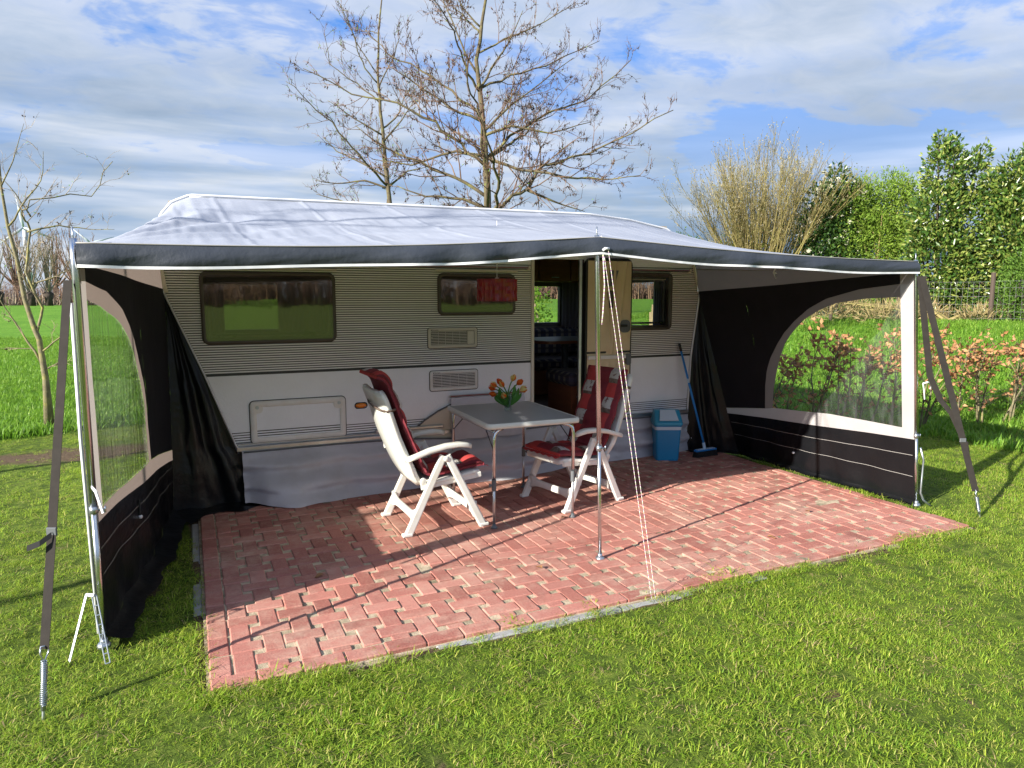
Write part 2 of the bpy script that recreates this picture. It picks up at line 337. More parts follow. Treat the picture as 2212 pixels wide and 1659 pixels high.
    def build(s, name, mat, parent=None, smooth=False, local=False):
        me = bpy.data.meshes.new(name); me.from_pydata(s.v, [], s.f)
        for mm in (mat if isinstance(mat, (list, tuple)) else [mat]): me.materials.append(MATS[mm])
        if any(s.m): me.polygons.foreach_set('material_index', s.m)
        if smooth: me.polygons.foreach_set('use_smooth', [True] * len(s.f))
        return link(name, me, parent, local)
def link(name, me, parent=None, local=False):
    o = bpy.data.objects.new(name, me); col.objects.link(o)
    if parent:
        o.parent = parent
        if not local and parent.type == 'EMPTY':
            o.matrix_parent_inverse = (Matrix.Translation(parent.location) @ parent.rotation_euler.to_matrix().to_4x4()).inverted()
    return o
def npmesh(name, V, F, mat, parent=None, smooth=False, local=False):
    """fast mesh from arrays: V (n,3), F (m,k)"""
    me = bpy.data.meshes.new(name); V = np.asarray(V, np.float32); F = np.asarray(F, np.int32); m, k = F.shape
    me.vertices.add(len(V)); me.vertices.foreach_set('co', V.ravel())
    me.loops.add(m * k); me.loops.foreach_set('vertex_index', F.ravel())
    me.polygons.add(m); me.polygons.foreach_set('loop_start', np.arange(0, m * k, k, dtype=np.int32))
    me.update(calc_edges=True); me.validate()
    me.materials.append(MATS[mat])
    if smooth: me.polygons.foreach_set('use_smooth', [True] * m)
    return link(name, me, parent, local)
def tag(o, label, cat=None, group=None, kind=None):
    if label: o['label'] = label
    if cat: o['category'] = cat
    if group: o['group'] = group
    if kind: o['kind'] = kind
    return o
def empty(name, loc, rz=0., label=None, cat=None, group=None):
    o = bpy.data.objects.new(name, None); col.objects.link(o); o.location = loc; o.rotation_euler = (0, 0, rz); o.empty_display_size = .1
    return tag(o, label, cat, group)
def vnoise(x, y, seed=0, sc_=1.):
    x = np.asarray(x, float) * sc_; y = np.asarray(y, float) * sc_
    xi = np.floor(x).astype(np.int64); yi = np.floor(y).astype(np.int64); fx = x - xi; fy = y - yi
    def h(a, b):
        n = (a * 374761393 + b * 668265263 + seed * 1442695041) & 0xffffffff
        n = ((n ^ (n >> 13)) * 1274126177) & 0xffffffff
        return ((n ^ (n >> 16)) & 0xffff) / 65535.
    fx = fx * fx * (3 - 2 * fx); fy = fy * fy * (3 - 2 * fy)
    return (h(xi, yi) * (1 - fx) + h(xi + 1, yi) * fx) * (1 - fy) + (h(xi, yi + 1) * (1 - fx) + h(xi + 1, yi + 1) * fx) * fy
def fbm(x, y, seed=0, sc_=1., oct=4):
    t = 0; a = .5; k = 0
    for i in range(oct): t = t + a * vnoise(x, y, seed + i * 17, sc_ * 2 ** i); k += a; a *= .55
    return t / k
def ip(x, pts): return float(np.interp(x, [p[0] for p in pts], [p[1] for p in pts]))
def sst(a, b, x): t = np.clip((np.asarray(x, float) - a) / (b - a), 0, 1); return t * t * (3 - 2 * t)
def rrect(w, h, r, n=6):
    """rounded rectangle outline centred on 0, counter-clockwise"""
    pts = []
    for cx_, cy_, a0 in ((w / 2 - r, h / 2 - r, 0), (-w / 2 + r, h / 2 - r, 90), (-w / 2 + r, -h / 2 + r, 180), (w / 2 - r, -h / 2 + r, 270)):
        for i in range(n + 1):
            a = rad(a0 + 90 * i / n); pts.append((cx_ + r * math.cos(a), cy_ + r * math.sin(a)))
    return pts
def ring_xz(mb, cx_, cz, w, h, r, t, y0, prof):
    """frame ring in the XZ plane; prof = list of (inset, y)"""
    rings = []
    for ins, y in prof:
        rr = max(r - ins, .004); rings.append([(cx_ + a, y0 + y, cz + b) for a, b in rrect(w - 2 * ins, h - 2 * ins, rr)])
    n = len(rings[0]); vs = [p for q in rings for p in q]; m = len(rings)
    fs = [(i * n + k, i * n + (k + 1) % n, (i + 1) * n + (k + 1) % n, (i + 1) * n + k) for i in range(m - 1) for k in range(n)]
    mb.add(vs, fs)
def plate_xz(mb, cx_, cz, w, h, r, y0, y1, n=6):
    q = rrect(w, h, r, n); mb.loft([[(cx_ + a, y1, cz + b) for a, b in q], [(cx_ + a, y0, cz + b) for a, b in q]])

# ------------------------------------------------------------------ terrain
PX0, PX1, PY0, PY1 = 0.0, 5.075, 3.03, 5.98          # the paved patch
def terr(x, y):
    x = np.asarray(x, float); y = np.asarray(y, float)
    zr = 1.10 * sst(9.0, 14.8, x) * sst(-6, 2, y)
    r = np.hypot(x, y); zl = .8 * sst(26, 72, r)
    return np.maximum(zr, zl)
def patio_dist(x, y):
    dx = np.maximum(np.maximum(PX0 - x, x - PX1), 0); dy = np.maximum(np.maximum(PY0 - y, y - PY1), 0)
    return np.hypot(dx, dy)
def soil_amt(x, y):
    pd = patio_dist(x, y); n = fbm(x, y, 3, 2.2)
    s = np.clip(1.15 - pd / (.02 + .15 * n), 0, 1)                       # worn earth round the paving
    patch = np.clip((fbm(x, y, 9, 4.2, 5) - .69) * 9, 0, 1) * .7
    wl = np.exp(-((x + 1.2) ** 2 / 1.2 + (y - 8.6) ** 2 / .25)) * .9 + np.exp(-((x - 5.6) ** 2 / .12 + (y - 4.4) ** 2 / 1.2)) * .7
    return np.clip(np.maximum(np.maximum(s, patch), wl * (.5 + n)), 0, 1)
def field_amt(x, y):
    left = sst(9.6, 10.6, y + .25 * np.sin(x * 2)) ; right = sst(6.0, 6.5, y) * sst(5.6, 6.2, x)
    return np.maximum(left, right)
def spaced(a, b, n): return list(np.linspace(a, b, n, endpoint=False))
gx = [-900, -500, -250, -120, -70, -45, -30] + spaced(-20, -4, 16) + spaced(-4, -.2, 40) + spaced(-.2, 5.4, 130) + spaced(5.4, 11, 56) + spaced(11, 30, 30) + [30, 40, 55, 80, 120, 250, 500, 900]
gy = [-600, -300, -120, -60, -30, -15, -8, -4, -1] + spaced(.2, 2.7, 26) + spaced(2.7, 3.1, 16) + spaced(3.1, 10.6, 90) + spaced(10.6, 30, 22) + [30, 38, 48, 58, 66, 74, 90, 120, 200, 400, 800, 1400]
GX, GY = np.meshgrid(gx, gy, indexing='ij')
near = (np.abs(GX - 3.5) < 8) & (np.abs(GY - 5.5) < 6)
GZ = terr(GX, GY) - .030 + near * (fbm(GX, GY, 21, 3.) - .5) * .030
pdm = patio_dist(GX, GY); GZ = GZ + np.clip(1 - pdm / .2, 0, 1) * .030 * (fbm(GX, GY, 44, 3.1) - .32); GZ = np.where(pdm < .012, -.055, GZ)
ng_, mg_ = GX.shape; idx = np.arange(ng_ * mg_).reshape(ng_, mg_)
F = np.stack([idx[:-1, :-1], idx[1:, :-1], idx[1:, 1:], idx[:-1, 1:]], -1).reshape(-1, 4)
ground = npmesh('ground', np.stack([GX, GY, GZ], -1).reshape(-1, 3), F, 'ground_turf', smooth=True)
for nm, arr in (('soil', soil_amt(GX, GY) * near), ('field', field_amt(GX, GY))):
    at = ground.data.attributes.new(nm, 'FLOAT', 'POINT'); at.data.foreach_set('value', np.asarray(arr, np.float32).ravel())
tag(ground, 'short lawn running into bright green meadow', kind='structure')

# ------------------------------------------------------------------ brick patio
patio = MB().box(((PX0 + PX1) / 2, (PY0 + PY1) / 2, -.035), (PX1 - PX0 + .03, PY1 - PY0 + .03, .03)).build('brick_patio', 'sand')
nsx, nsy = 230, 130
patio_sand = MB(); 
patio_sand.grid(nsx, nsy, lambda u, v: (PX0 + .004 + u * (PX1 - PX0 - .008), PY0 + .004 + v * (PY1 - PY0 - .008), -.0075 + .007 * (float(fbm(u * 40, v * 24, 4)) - .5) + .032 * max(0., float(fbm(u * 11 + 3, v * 7, 14, 1., 5)) - .60 - .12 * min(1., v * 2.2))))
tag(patio, 'red brick patio with sand in the square gaps', kind='structure')
tag(patio_sand.build('joint_sand', 'sand', patio, True), None, kind='stuff')
Q = .1425; BL, BW = .186, .0915; rects = []
def addr(x0, y0, x1, y1, z=False): 
    if x1 - x0 > .022 and y1 - y0 > .022: rects.append([x0, y0, x1, y1])
x = PX0
while x < PX1 - .01: addr(x + .002, PY0, min(x + .189, PX1), PY0 + BW); x += .1915      # front course
for xa in (PX0, PX1 - BW):
    y = PY0 + BW + .004
    while y < PY1: addr(xa, y, xa + BW, min(y + BL, PY1)); y += .1915
ZX0, ZX1, ZY0 = 1.27, 3.42, 3.87
IX0, IX1, IY0 = PX0 + BW + .005, PX1 - BW - .005, PY0 + BW + .005
def clip(r):
    x0, y0, x1, y1 = max(r[0], IX0), max(r[1], IY0), min(r[2], IX1), min(r[3], PY1)
    if x1 > ZX0 - .003 and x0 < ZX1 + .003 and y1 > ZY0 - .003:
        ox0, ox1, oy = x1 - (ZX0 - .003), (ZX1 + .003) - x0, y1 - (ZY0 - .003); m = min(ox0, ox1, oy)
        if m == oy: y1 = ZY0 - .003
        elif m == ox0: x1 = ZX0 - .003
        else: x0 = ZX1 + .003
    addr(x0, y0, x1, y1)
for i in range(-1, 37):
    for j in range(-1, 22):
        cx_, cy_ = .1475 + i * Q, PY0 + BW + .1 + j * Q
        if (i + j) % 2 == 0: clip((cx_ - BW / 2, cy_ - BL / 2, cx_ + BW / 2, cy_ + BL / 2))
        else: clip((cx_ - BL / 2, cy_ - BW / 2, cx_ + BL / 2, cy_ + BW / 2))
x = ZX0
while x < ZX1 - .02: addr(x + .002, ZY0, min(x + .189, ZX1), ZY0 + BW); x += .1915
x = ZX0; k = 0
while x < ZX1 - .02:
    y = ZY0 + BW + .004 - (.095 if k % 2 else 0)
    while y < PY1:
        addr(x + .002, max(y, ZY0 + BW + .004), min(x + BW + .002, ZX1), min(y + BL, PY1)); y += .1905
    x += .0957; k += 1
def size_seen(r):
    cx_, cy_ = (r[0] + r[2]) / 2, (r[1] + r[3]) / 2; d = math.hypot(cx_, cy_)
    return (r[2] - r[0]) * (r[3] - r[1]) / d ** 3
rects.sort(key=size_seen, reverse=True)
bm_cache = {}
rest = MB()
for k, (x0, y0, x1, y1) in enumerate(rects):
    w_, h_ = x1 - x0, y1 - y0; c_ = ((x0 + x1) / 2, (y0 + y1) / 2)
    dz = RN.uniform(-.004, .003); tilt = (RN.uniform(-.012, .012), RN.uniform(-.012, .012), RN.uniform(-.012, .012))
    if k < 300:
        key = (round(w_, 2), round(h_, 2))
        if key not in bm_cache:
            b = MB().box((0, 0, -.025), (w_, h_, .05), b=.0055); me = bpy.data.meshes.new('brick'); me.from_pydata(b.v, [], b.f); me.materials.append(MATS['brick_red']); bm_cache[key] = me
        o = link('brick', bm_cache[key], patio); o.location = (c_[0], c_[1], dz); o.rotation_euler = tilt
    else:
        rest.box((0, 0, -.025), (w_, h_, .05), Matrix.Translation((c_[0], c_[1], dz)) @ Euler(tilt).to_matrix().to_4x4(), b=.005)
tag(rest.build('farther_bricks', 'brick_red', patio), None, kind='stuff')
kerbs = [((-.05, 2.972, 0), (5.16, 3.020, 0)), ((-.062, 3.03, 0), (-.016, 5.5, 0)), ((5.092, 3.03, 0), (5.138, 5.9, 0))]
for i, (a, b) in enumerate(kerbs):
    lx, ly = b[0] - a[0], b[1] - a[1]; n = max(1, round(max(lx, ly) / .98)); mbk = []
    kr = empty('edging_kerb', (a[0], a[1], 0), 0, ['grey concrete edging along the front of the brick patio', 'grey concrete edging beside the black left awning wall', 'grey concrete edging beside the right awning wall'][i], 'kerb')
    for j in range(n):
        dzk = [(-.035, -.002, -.010, -.03, -.028), (-.03, -.004, -.004), (-.022, -.004, -.004)][i][j % (5 if i == 0 else 3)]
        if lx > ly: c_, d_ = (a[0] + lx * (j + .5) / n, (a[1] + b[1]) / 2, -.066), (lx / n - .006, ly, .1)
        else: c_, d_ = ((a[0] + b[0]) / 2, a[1] + ly * (j + .5) / n, -.068), (lx, ly / n - .006, .1)
        MB().box((c_[0], c_[1], c_[2] + dzk), d_, b=.006).build('kerb_stone', 'kerb_grey', kr)

# ------------------------------------------------------------------ caravan
WY, BY = 5.88, 8.05
XL = [(.40, .305), (.454, .29), (1.08, .074), (1.70, -.171), (1.95, -.20), (2.2, -.17), (2.33, -.08), (2.385, .055), (2.42, 1.0)]
XR = [(.40, 4.785), (1.02, 4.81), (1.70, 4.903), (1.96, 4.83), (2.12, 4.75), (2.31, 4.46), (2.38, 4.0), (2.413, 3.53), (2.42, 1.2)]
xl = lambda z: ip(z, XL); xr = lambda z: ip(z, XR)
van = empty('caravan', (2.35, WY, 0), 0, 'white touring caravan with black ribbed side, open door and three brown-framed windows', 'caravan')
OPEN = [(.105, 1.095, 1.295, 1.82), (2.02, 2.735, 1.495, 1.835), (3.90, 4.53, 1.325, 1.87), (2.945, 3.44, .46, 2.0)]
def spans(z, rows_open=OPEN):
    a, b = xl(z), xr(z); cuts = sorted((o[0], o[1]) for o in rows_open if o[2] < z < o[3]); r = []
    for c0, c1 in cuts:
        if c0 > a: r.append((a, c0))
        a = max(a, c1)
    if b > a: r.append((a, b))
    return r
def wall_rows():
    rows = [(.40, .478, 0, 0, 0)]
    z = .478
    for k in range(5): rows += [(z, z + .007, .003, .003, 2), (z + .007, z + .02, 0, 0, 0)]; z += .02
    rows += [(z, 1.026, 0, 0, 0), (1.026, 1.048, -.003, -.003, 2)]
    z = 1.048
    while z < 1.925:
        rows += [(z, z + .0015, 0, -.0025, 1), (z + .0015, z + .0112, -.0025, -.0025, 1), (z + .0112, z + .0126, -.0025, .0035, 2), (z + .0126, z + .0180, .0035, .0035, 2), (z + .0180, z + .019, .0035, 0, 1)]; z += .019
    rows += [(z, 1.99, 0, 0, 0), (1.99, 2.1, 0, 0, 0), (2.1, 2.2, 0, 0, 0), (2.2, 2.3, 0, 0, 0), (2.3, 2.36, 0, 0, 0), (2.36, 2.41, 0, 0, 0)]
    return rows
mb = MB()
cuts_z = sorted(set(v for o in OPEN for v in (o[2], o[3])))
for z0, z1, y0, y1, mi in wall_rows():
    zs = [z0] + [c for c in cuts_z if z0 + 1e-4 < c < z1 - 1e-4] + [z1]
    for za, zb in zip(zs[:-1], zs[1:]):
        ya = y0 + (y1 - y0) * (za - z0) / (z1 - z0); yb = y0 + (y1 - y0) * (zb - z0) / (z1 - z0); mb.mi = mi
        sp = spans((za + zb) / 2)
        for q, (a, b) in enumerate(sp):
            a0, a1 = (xl(za), xl(zb)) if q == 0 else (a, a); b0, b1 = (xr(za), xr(zb)) if q == len(sp) - 1 else (b, b)
            mb.add([(a0, WY + ya, za), (b0, WY + ya, za), (b1, WY + yb, zb), (a1, WY + yb, zb)], [(0, 1, 2, 3)])
mb.build('side_wall', ['white_panel', 'rib_white', 'rib_dark'], van)
# shell: roof, ends, rear wall, floor, lining
prof = [(.305, .40), (.29, .454), (.074, 1.08), (-.171, 1.70), (-.20, 1.95), (-.17, 2.2), (-.08, 2.33), (.055, 2.385), (1.0, 2.40), (3.53, 2.413), (4.0, 2.38), (4.46, 2.31), (4.75, 2.12), (4.83, 1.96), (4.903, 1.70), (4.81, 1.02), (4.785, .40)]
mb = MB()
EW = (6.40, 7.62, 1.29, 1.83)                                   # window in the right end wall (y0,y1,z0,z1)
for (xa, za), (xb, zb) in zip(prof[:-1], prof[1:]):
    if xa > 4.7 and za <= 1.97 and zb < 1.95:                   # right end wall: leave the window open
        zs = sorted({za, zb, *[c for c in EW[2:] if zb < c < za]}, reverse=True)
        for z1, z0 in zip(zs[:-1], zs[1:]):
            x1, x0 = xr(z1), xr(z0); ys = [(WY, BY)] if not (EW[2] < (z0 + z1) / 2 < EW[3]) else [(WY, EW[0]), (EW[1], BY)]
            for ya, yb in ys: mb.add([(x1, ya, z1), (x1, yb, z1), (x0, yb, z0), (x0, ya, z0)], [(0, 1, 2, 3)])
    else: mb.add([(xa, WY, za), (xa, BY, za), (xb, BY, zb), (xb, WY, zb)], [(0, 1, 2, 3)])
mb.build('shell', 'white_panel', van)
BOPEN = [(.22, 1.10, 1.27, 1.80), (3.50, 4.42, 1.29, 1.80)]
mb = MB(); zs = sorted({.40, 2.40, *[v for o in BOPEN for v in o[2:]], .454, 1.08, 1.7, 1.95, 2.2, 2.33, 2.38})
for za, zb in zip(zs[:-1], zs[1:]):
    sp = spans((za + zb) / 2, BOPEN)
    for q, (a, b) in enumerate(sp):
        a0, a1 = (xl(za), xl(zb)) if q == 0 else (a, a); b0, b1 = (xr(za), xr(zb)) if q == len(sp) - 1 else (b, b)
        mb.add([(a0, BY, za), (b0, BY, za), (b1, BY, zb), (a1, BY, zb)], [(0, 1, 2, 3)])
mb.build('rear_wall', 'white_panel', van)
MB().box((2.55, (WY + BY) / 2 + .02, .425), (4.42, BY - WY - .06, .04)).build('floor_panel', 'wood_floor', van)
def lining(name, opens, y, mat):
    mb = MB(); zs = sorted({.45, 2.36, *[v for o in opens for v in o[2:]], 1.08, 1.7, 2.2})
    for za, zb in zip(zs[:-1], zs[1:]):
        for a, b in spans((za + zb) / 2, opens): mb.add([(a + .02, y, za), (b - .02 if b > 4.4 else b, y, za), (b - .02 if b > 4.4 else b, y, zb), (a + .02, y, zb)], [(0, 1, 2, 3)])
    return mb.build(name, mat, van)
lining('inner_lining', OPEN, WY + .03, 'interior_lining'); lining('rear_lining', BOPEN, BY - .03, 'interior_lining')
for nm_, o_ in (('rear_window', BOPEN[0]), ('rear_window', BOPEN[1])):
    b = MB(); ring_xz(b, (o_[0] + o_[1]) / 2, (o_[2] + o_[3]) / 2, o_[1] - o_[0] + .06, o_[3] - o_[2] + .06, .05, 0, BY, [(0, -.032), (.004, -.045), (.05, -.045), (.055, -.02), (.055, .01)])
    fr = b.build(nm_, 'frame_brown', van)
    b = MB(); plate_xz(b, (o_[0] + o_[1]) / 2, (o_[2] + o_[3]) / 2, o_[1] - o_[0] - .03, o_[3] - o_[2] - .03, .03, BY + .004, BY + .008); b.build('pane', 'acrylic_clear', fr)
b = MB(); 
for ya, yb, za, zb in ((EW[0] - .03, EW[1] + .03, EW[2] - .03, EW[2] + .02), (EW[0] - .03, EW[1] + .03, EW[3] - .02, EW[3] + .03), (EW[0] - .03, EW[0] + .02, EW[2] + .02, EW[3] - .02), (EW[1] - .02, EW[1] + .03, EW[2] + .02, EW[3] - .02)):
    b.box((4.845, (ya + yb) / 2, (za + zb) / 2), (.05, yb - ya, zb - za), b=.008)
endw = b.build('end_window', 'frame_brown', van)
MB().add([(xr(EW[2]) - .01, EW[0], EW[2]), (xr(EW[2]) - .01, EW[1], EW[2]), (xr(EW[3]) - .02, EW[1], EW[3]), (xr(EW[3]) - .02, EW[0], EW[3])], [(0, 1, 2, 3)]).build('pane', 'acrylic_clear', endw)
# side windows
for k, (x0, x1, z0, z1) in enumerate(((.085, 1.113, 1.274, 1.842), (2.0, 2.757, 1.479, 1.854), (3.88, 4.549, 1.304, 1.889))):
    cx_, cz = (x0 + x1) / 2, (z0 + z1) / 2; w_, h_ = x1 - x0, z1 - z0
    wo = empty('window', (cx_, WY, z0)); wo.parent = van; wo.matrix_parent_inverse = Matrix.Translation(van.location).inverted()
    b = MB(); ring_xz(b, cx_, cz, w_, h_, .055, 0, WY, [(0, -.002), (.002, -.014), (.010, -.02), (.026, -.02), (.030, -.014), (.045, -.014), (.050, -.008), (.052, .03)]); b.build('frame', 'frame_brown', wo, True)
    b = MB(); plate_xz(b, cx_, cz, w_ - .055, h_ - .055, .035, WY - .011, WY - .016); b.build('pane', 'acrylic' if k < 2 else 'acrylic_clear', wo)
    b = MB(); ring_xz(b, cx_, cz, w_ - .13, h_ - .13, .035, 0, WY + .035, [(0, 0), (.004, -.008), (.014, -.008), (.018, .0), (.02, .02)]); b.build('inner_frame', 'grey_plastic', wo, True)
    for q in (-1, 1): MB().box((cx_ + q * w_ * .30, WY + .028, z0 + .075), (.10, .012, .014), b=.004).box((cx_ + q * w_ * .30 + .03, WY + .02, z0 + .07), (.03, .03, .03), b=.006).build('latch', 'black_trim', wo)
    b = MB(); b.box((cx_, WY - .013, z1 + .026), (w_ + .03, .026, .016), b=.004); b.build('drip_rail', 'cream_trim', wo)
    b = MB(); b.box((cx_ - .02, WY + .016, z1 - .068), (w_ * .86, .012, .014), b=.004); b.build('blind_rail', 'cream_trim', wo)
b = MB(); b.grid(40, 4, lambda u, v: (.66 + .39 * u, WY + .06 + .012 * math.sin(u * 40), 1.29 + .5 * v)); b.build('curtain', 'net_curtain', van, True)
b = MB(); b.grid(24, 4, lambda u, v: (.125 + .13 * u, WY + .06 + .012 * math.sin(u * 24), 1.29 + .5 * v)); b.build('curtain', 'curtain', van, True)
b = MB(); b.grid(30, 4, lambda u, v: (4.40 + .30 * u, BY - .10 + .02 * math.sin(u * 34), 1.0 + .82 * v)); b.build('curtain', 'curtain', van, True)
b = MB(); b.grid(30, 4, lambda u, v: (4.74, 6.28 + .16 * u + .02 * math.sin(u * 26), 1.25 + .58 * v)); b.build('curtain', 'curtain', van, True)
# trims and rails
MB().box((2.54, WY - .014, .432), (4.50, .028, .040), b=.006).build('skirt_rail', 'aluminium', van)
MB().box((1.05, WY - .020, .470), (1.50, .022, .014), b=.005).build('sill_rail', 'aluminium', van)
for x0, x1 in ((-.10, 2.905), (3.56, 4.775)):
    rl = MB().box(((x0 + x1) / 2, WY - .012, 1.912), (x1 - x0, .024, .020), b=.004).build('accessory_rail', 'aluminium', van)
    MB().box(((x0 + x1) / 2, WY - .0262, 1.912), (x1 - x0 - .03, .003, .008)).build('rail_insert', 'cushion_dark', rl)
    MB().box((x1 - .012, WY - .016, 1.912), (.024, .036, .034), b=.005).build('rail_cap', 'cream_trim', rl)
for side, f_ in ((-1, xl), (1, xr)):
    b = MB(); zs = [.40, .454, .7, 1.05, 1.4, 1.70, 1.83, 1.95, 2.08, 2.2, 2.3]
    b.tube([(f_(z), WY - .012, z) for z in zs], .010, 8); b.build('corner_rail', 'aluminium', van, True)
b = MB(); b.grid(1, 6, lambda u, v: (xr(1.68 + .30 * v) - .004 - .030 * u, WY - .016, 1.68 + .30 * v)); b.build('corner_trim', 'cream_trim', van)
b = MB(); b.grid(1, 6, lambda u, v: (xl(1.68 + .26 * v) + .006 + .030 * u, WY - .016, 1.68 + .26 * v)); b.build('corner_trim', 'cream_trim', van)
b = MB(); b.tube([(x, WY - .012, ip(x, [(p[0], p[1]) for p in prof[7:12]])+.005) for x in np.linspace(.055, 4.4, 30)], .012, 6); b.build('roof_rail', 'aluminium', van, True)
# vents
for k, (x0, x1, z0, z1) in enumerate(((1.905, 2.373, 1.190, 1.370), (1.918, 2.376, .808, .988))):
    cx_, cz, w_, h_ = (x0 + x1) / 2, (z0 + z1) / 2, x1 - x0, z1 - z0
    b = MB(); ring_xz(b, cx_, cz, w_, h_, .022, 0, WY, [(0, -.001), (.002, -.010), (.007, -.014), (.024, -.014), (.028, -.008), (.029, -.001)])
    gap_mb = MB(); plate_xz(gap_mb, cx_, cz, w_ + .010, h_ + .010, .026, WY - .0004, WY - .0034)  # black plate, paints the shadow gap round the vent frame
    v = b.build('vent_grille', 'cream_plastic' if k == 0 else 'white_plastic', van, True)
    gap_mb.build('shadow_outline', 'black_trim', v)
    MB().box((cx_, WY - .005, cz), (w_ - .055, .004, h_ - .055)).build('recess_shade', 'black_trim', v)  # flat black plate stands in for the shaded hollow behind the slats
    wx1 = x1 - .028 - (.075 if k == 0 else 0)
    for i in range(9):
        zc = z0 + .034 + (h_ - .068) * i / 8
        MB().box(((x0 + .028 + wx1) / 2, WY - .011, zc), (wx1 - x0 - .028, .007, .0062)).build('slat', 'cream_plastic' if k == 0 else 'white_plastic', v)
    for i in range(1, 5): MB().box((x0 + .028 + (wx1 - x0 - .028) * i / 5, WY - .0125, cz), (.0016, .002, h_ - .06)).build('rib', 'white_plastic', v)
    if k == 0: MB().box((x1 - .066, WY - .011, cz), (.066, .012, h_ - .062), b=.004).build('flue_cover', 'cream_plastic', v)
    MB().box((x0 + .034, WY - .016, cz + .005), (.008, .006, .022), b=.002).build('clip', 'cream_plastic', v)
    tcu = bpy.data.curves.new('lettering', 'FONT'); tcu.body = 'Dometic'; tcu.size = .016; tcu.extrude = .0004; tcu.materials.append(MATS['black_trim'])
    t = bpy.data.objects.new('lettering_source', tcu); col.objects.link(t); me = bpy.data.meshes.new_from_object(t.evaluated_get(bpy.context.evaluated_depsgraph_get())); bpy.data.objects.remove(t)
    me.transform(Matrix.Translation((x0 + .040, WY - .0148, z1 - .022)) @ Matrix.Rotation(rad(90), 4, 'X')); link('lettering', me, v)
    MB().tube([(x0 + .033, WY - .0140, z1 - .017), (x0 + .033, WY - .0150, z1 - .017)], .005, 8).build('emblem', 'black_trim', v)
# service hatch
x0, x1, z0, z1 = .405, 1.166, .467, .812; cx_, cz, w_, h_ = (x0 + x1) / 2, (z0 + z1) / 2, x1 - x0, z1 - z0
b = MB(); ring_xz(b, cx_, cz, w_, h_, .035, 0, WY, [(0, -.001), (.001, -.016), (.006, -.022), (.042, -.022), (.048, -.016), (.050, -.004)]); ha = b.build('service_hatch', 'white_plastic', van, True)
gap_mb = MB(); plate_xz(gap_mb, cx_, cz, w_ + .012, h_ + .012, .040, WY - .0004, WY - .0042); gap_mb.build('shadow_outline', 'black_trim', ha)  # hatch's dark shadow outline, put in as a black plate
plate = MB(); plate_xz(plate, cx_, cz, w_ - .09, h_ - .09, .012, WY - .0044, WY - .009); plate.build('hatch_panel', 'white_panel', ha)
for i in range(3): MB().box((cx_, WY - .0095, z0 + .062 + i * .02), (w_ - .10, .003, .007)).build('pinstripe', 'black_trim', ha)
for xx in (x0 + .055, x1 - .055):
    b = MB(); plate_xz(b, xx, z1 - .055, .085, .085, .03, WY - .005, WY - .0215); lk = b.build('lock_plate', 'white_plastic', ha)
    MB().tube([(xx, WY - .0215, z1 - .05), (xx, WY - .027, z1 - .05)], .014, 14).build('lock', 'zinc', lk)
b = MB(); b.lathe([(0, .016), (.022, .014), (.034, .006), (.036, 0)], seg=20, M=Matrix.Translation((1.30, WY, .722)) @ Matrix.Rotation(rad(90), 4, 'X') @ Matrix.Diagonal((1.35, .62, 1, 1))); ml = b.build('marker_light', 'orange_lens', van, True)
b = MB(); ring_xz(b, 1.30, .722, .112, .056, .027, 0, WY, [(0, -.001), (.003, -.006), (.010, -.006)]); b.build('bezel', 'black_trim', ml)
b = MB(); b.lathe([(0, .012), (.03, .012), (.052, .010), (.062, .003), (.064, 0)], seg=28, M=Matrix.Translation((1.60, WY, .70)) @ Matrix.Rotation(rad(90), 4, 'X')); b.build('round_cap', 'white_plastic', van, True)
# wheel arch with its cover
arch = [(1.79, .50), (1.86, .555), (1.98, .625), (2.12, .685), (2.28, .715), (2.5, .72), (2.68, .69), (2.80, .63), (2.88, .55), (2.90, .47)]
b = MB(); b.loft([[(x, WY - .022, z) for x, z in arch] + [(2.9, WY - .022, .10), (1.79, WY - .022, .10)], [(x, WY + .004, z) for x, z in arch] + [(2.9, WY + .004, .10), (1.79, WY + .004, .10)]]); b.build('wheel_arch', 'cream_plastic', van)
MB().tube([(x, WY - .022, z) for x, z in arch], .008, 6).build('arch_bead', 'grey_plastic', van, True)
MB().box((1.72, WY - .030, .492), (.62, .026, .030), b=.008).build('step_trim', 'aluminium', van)
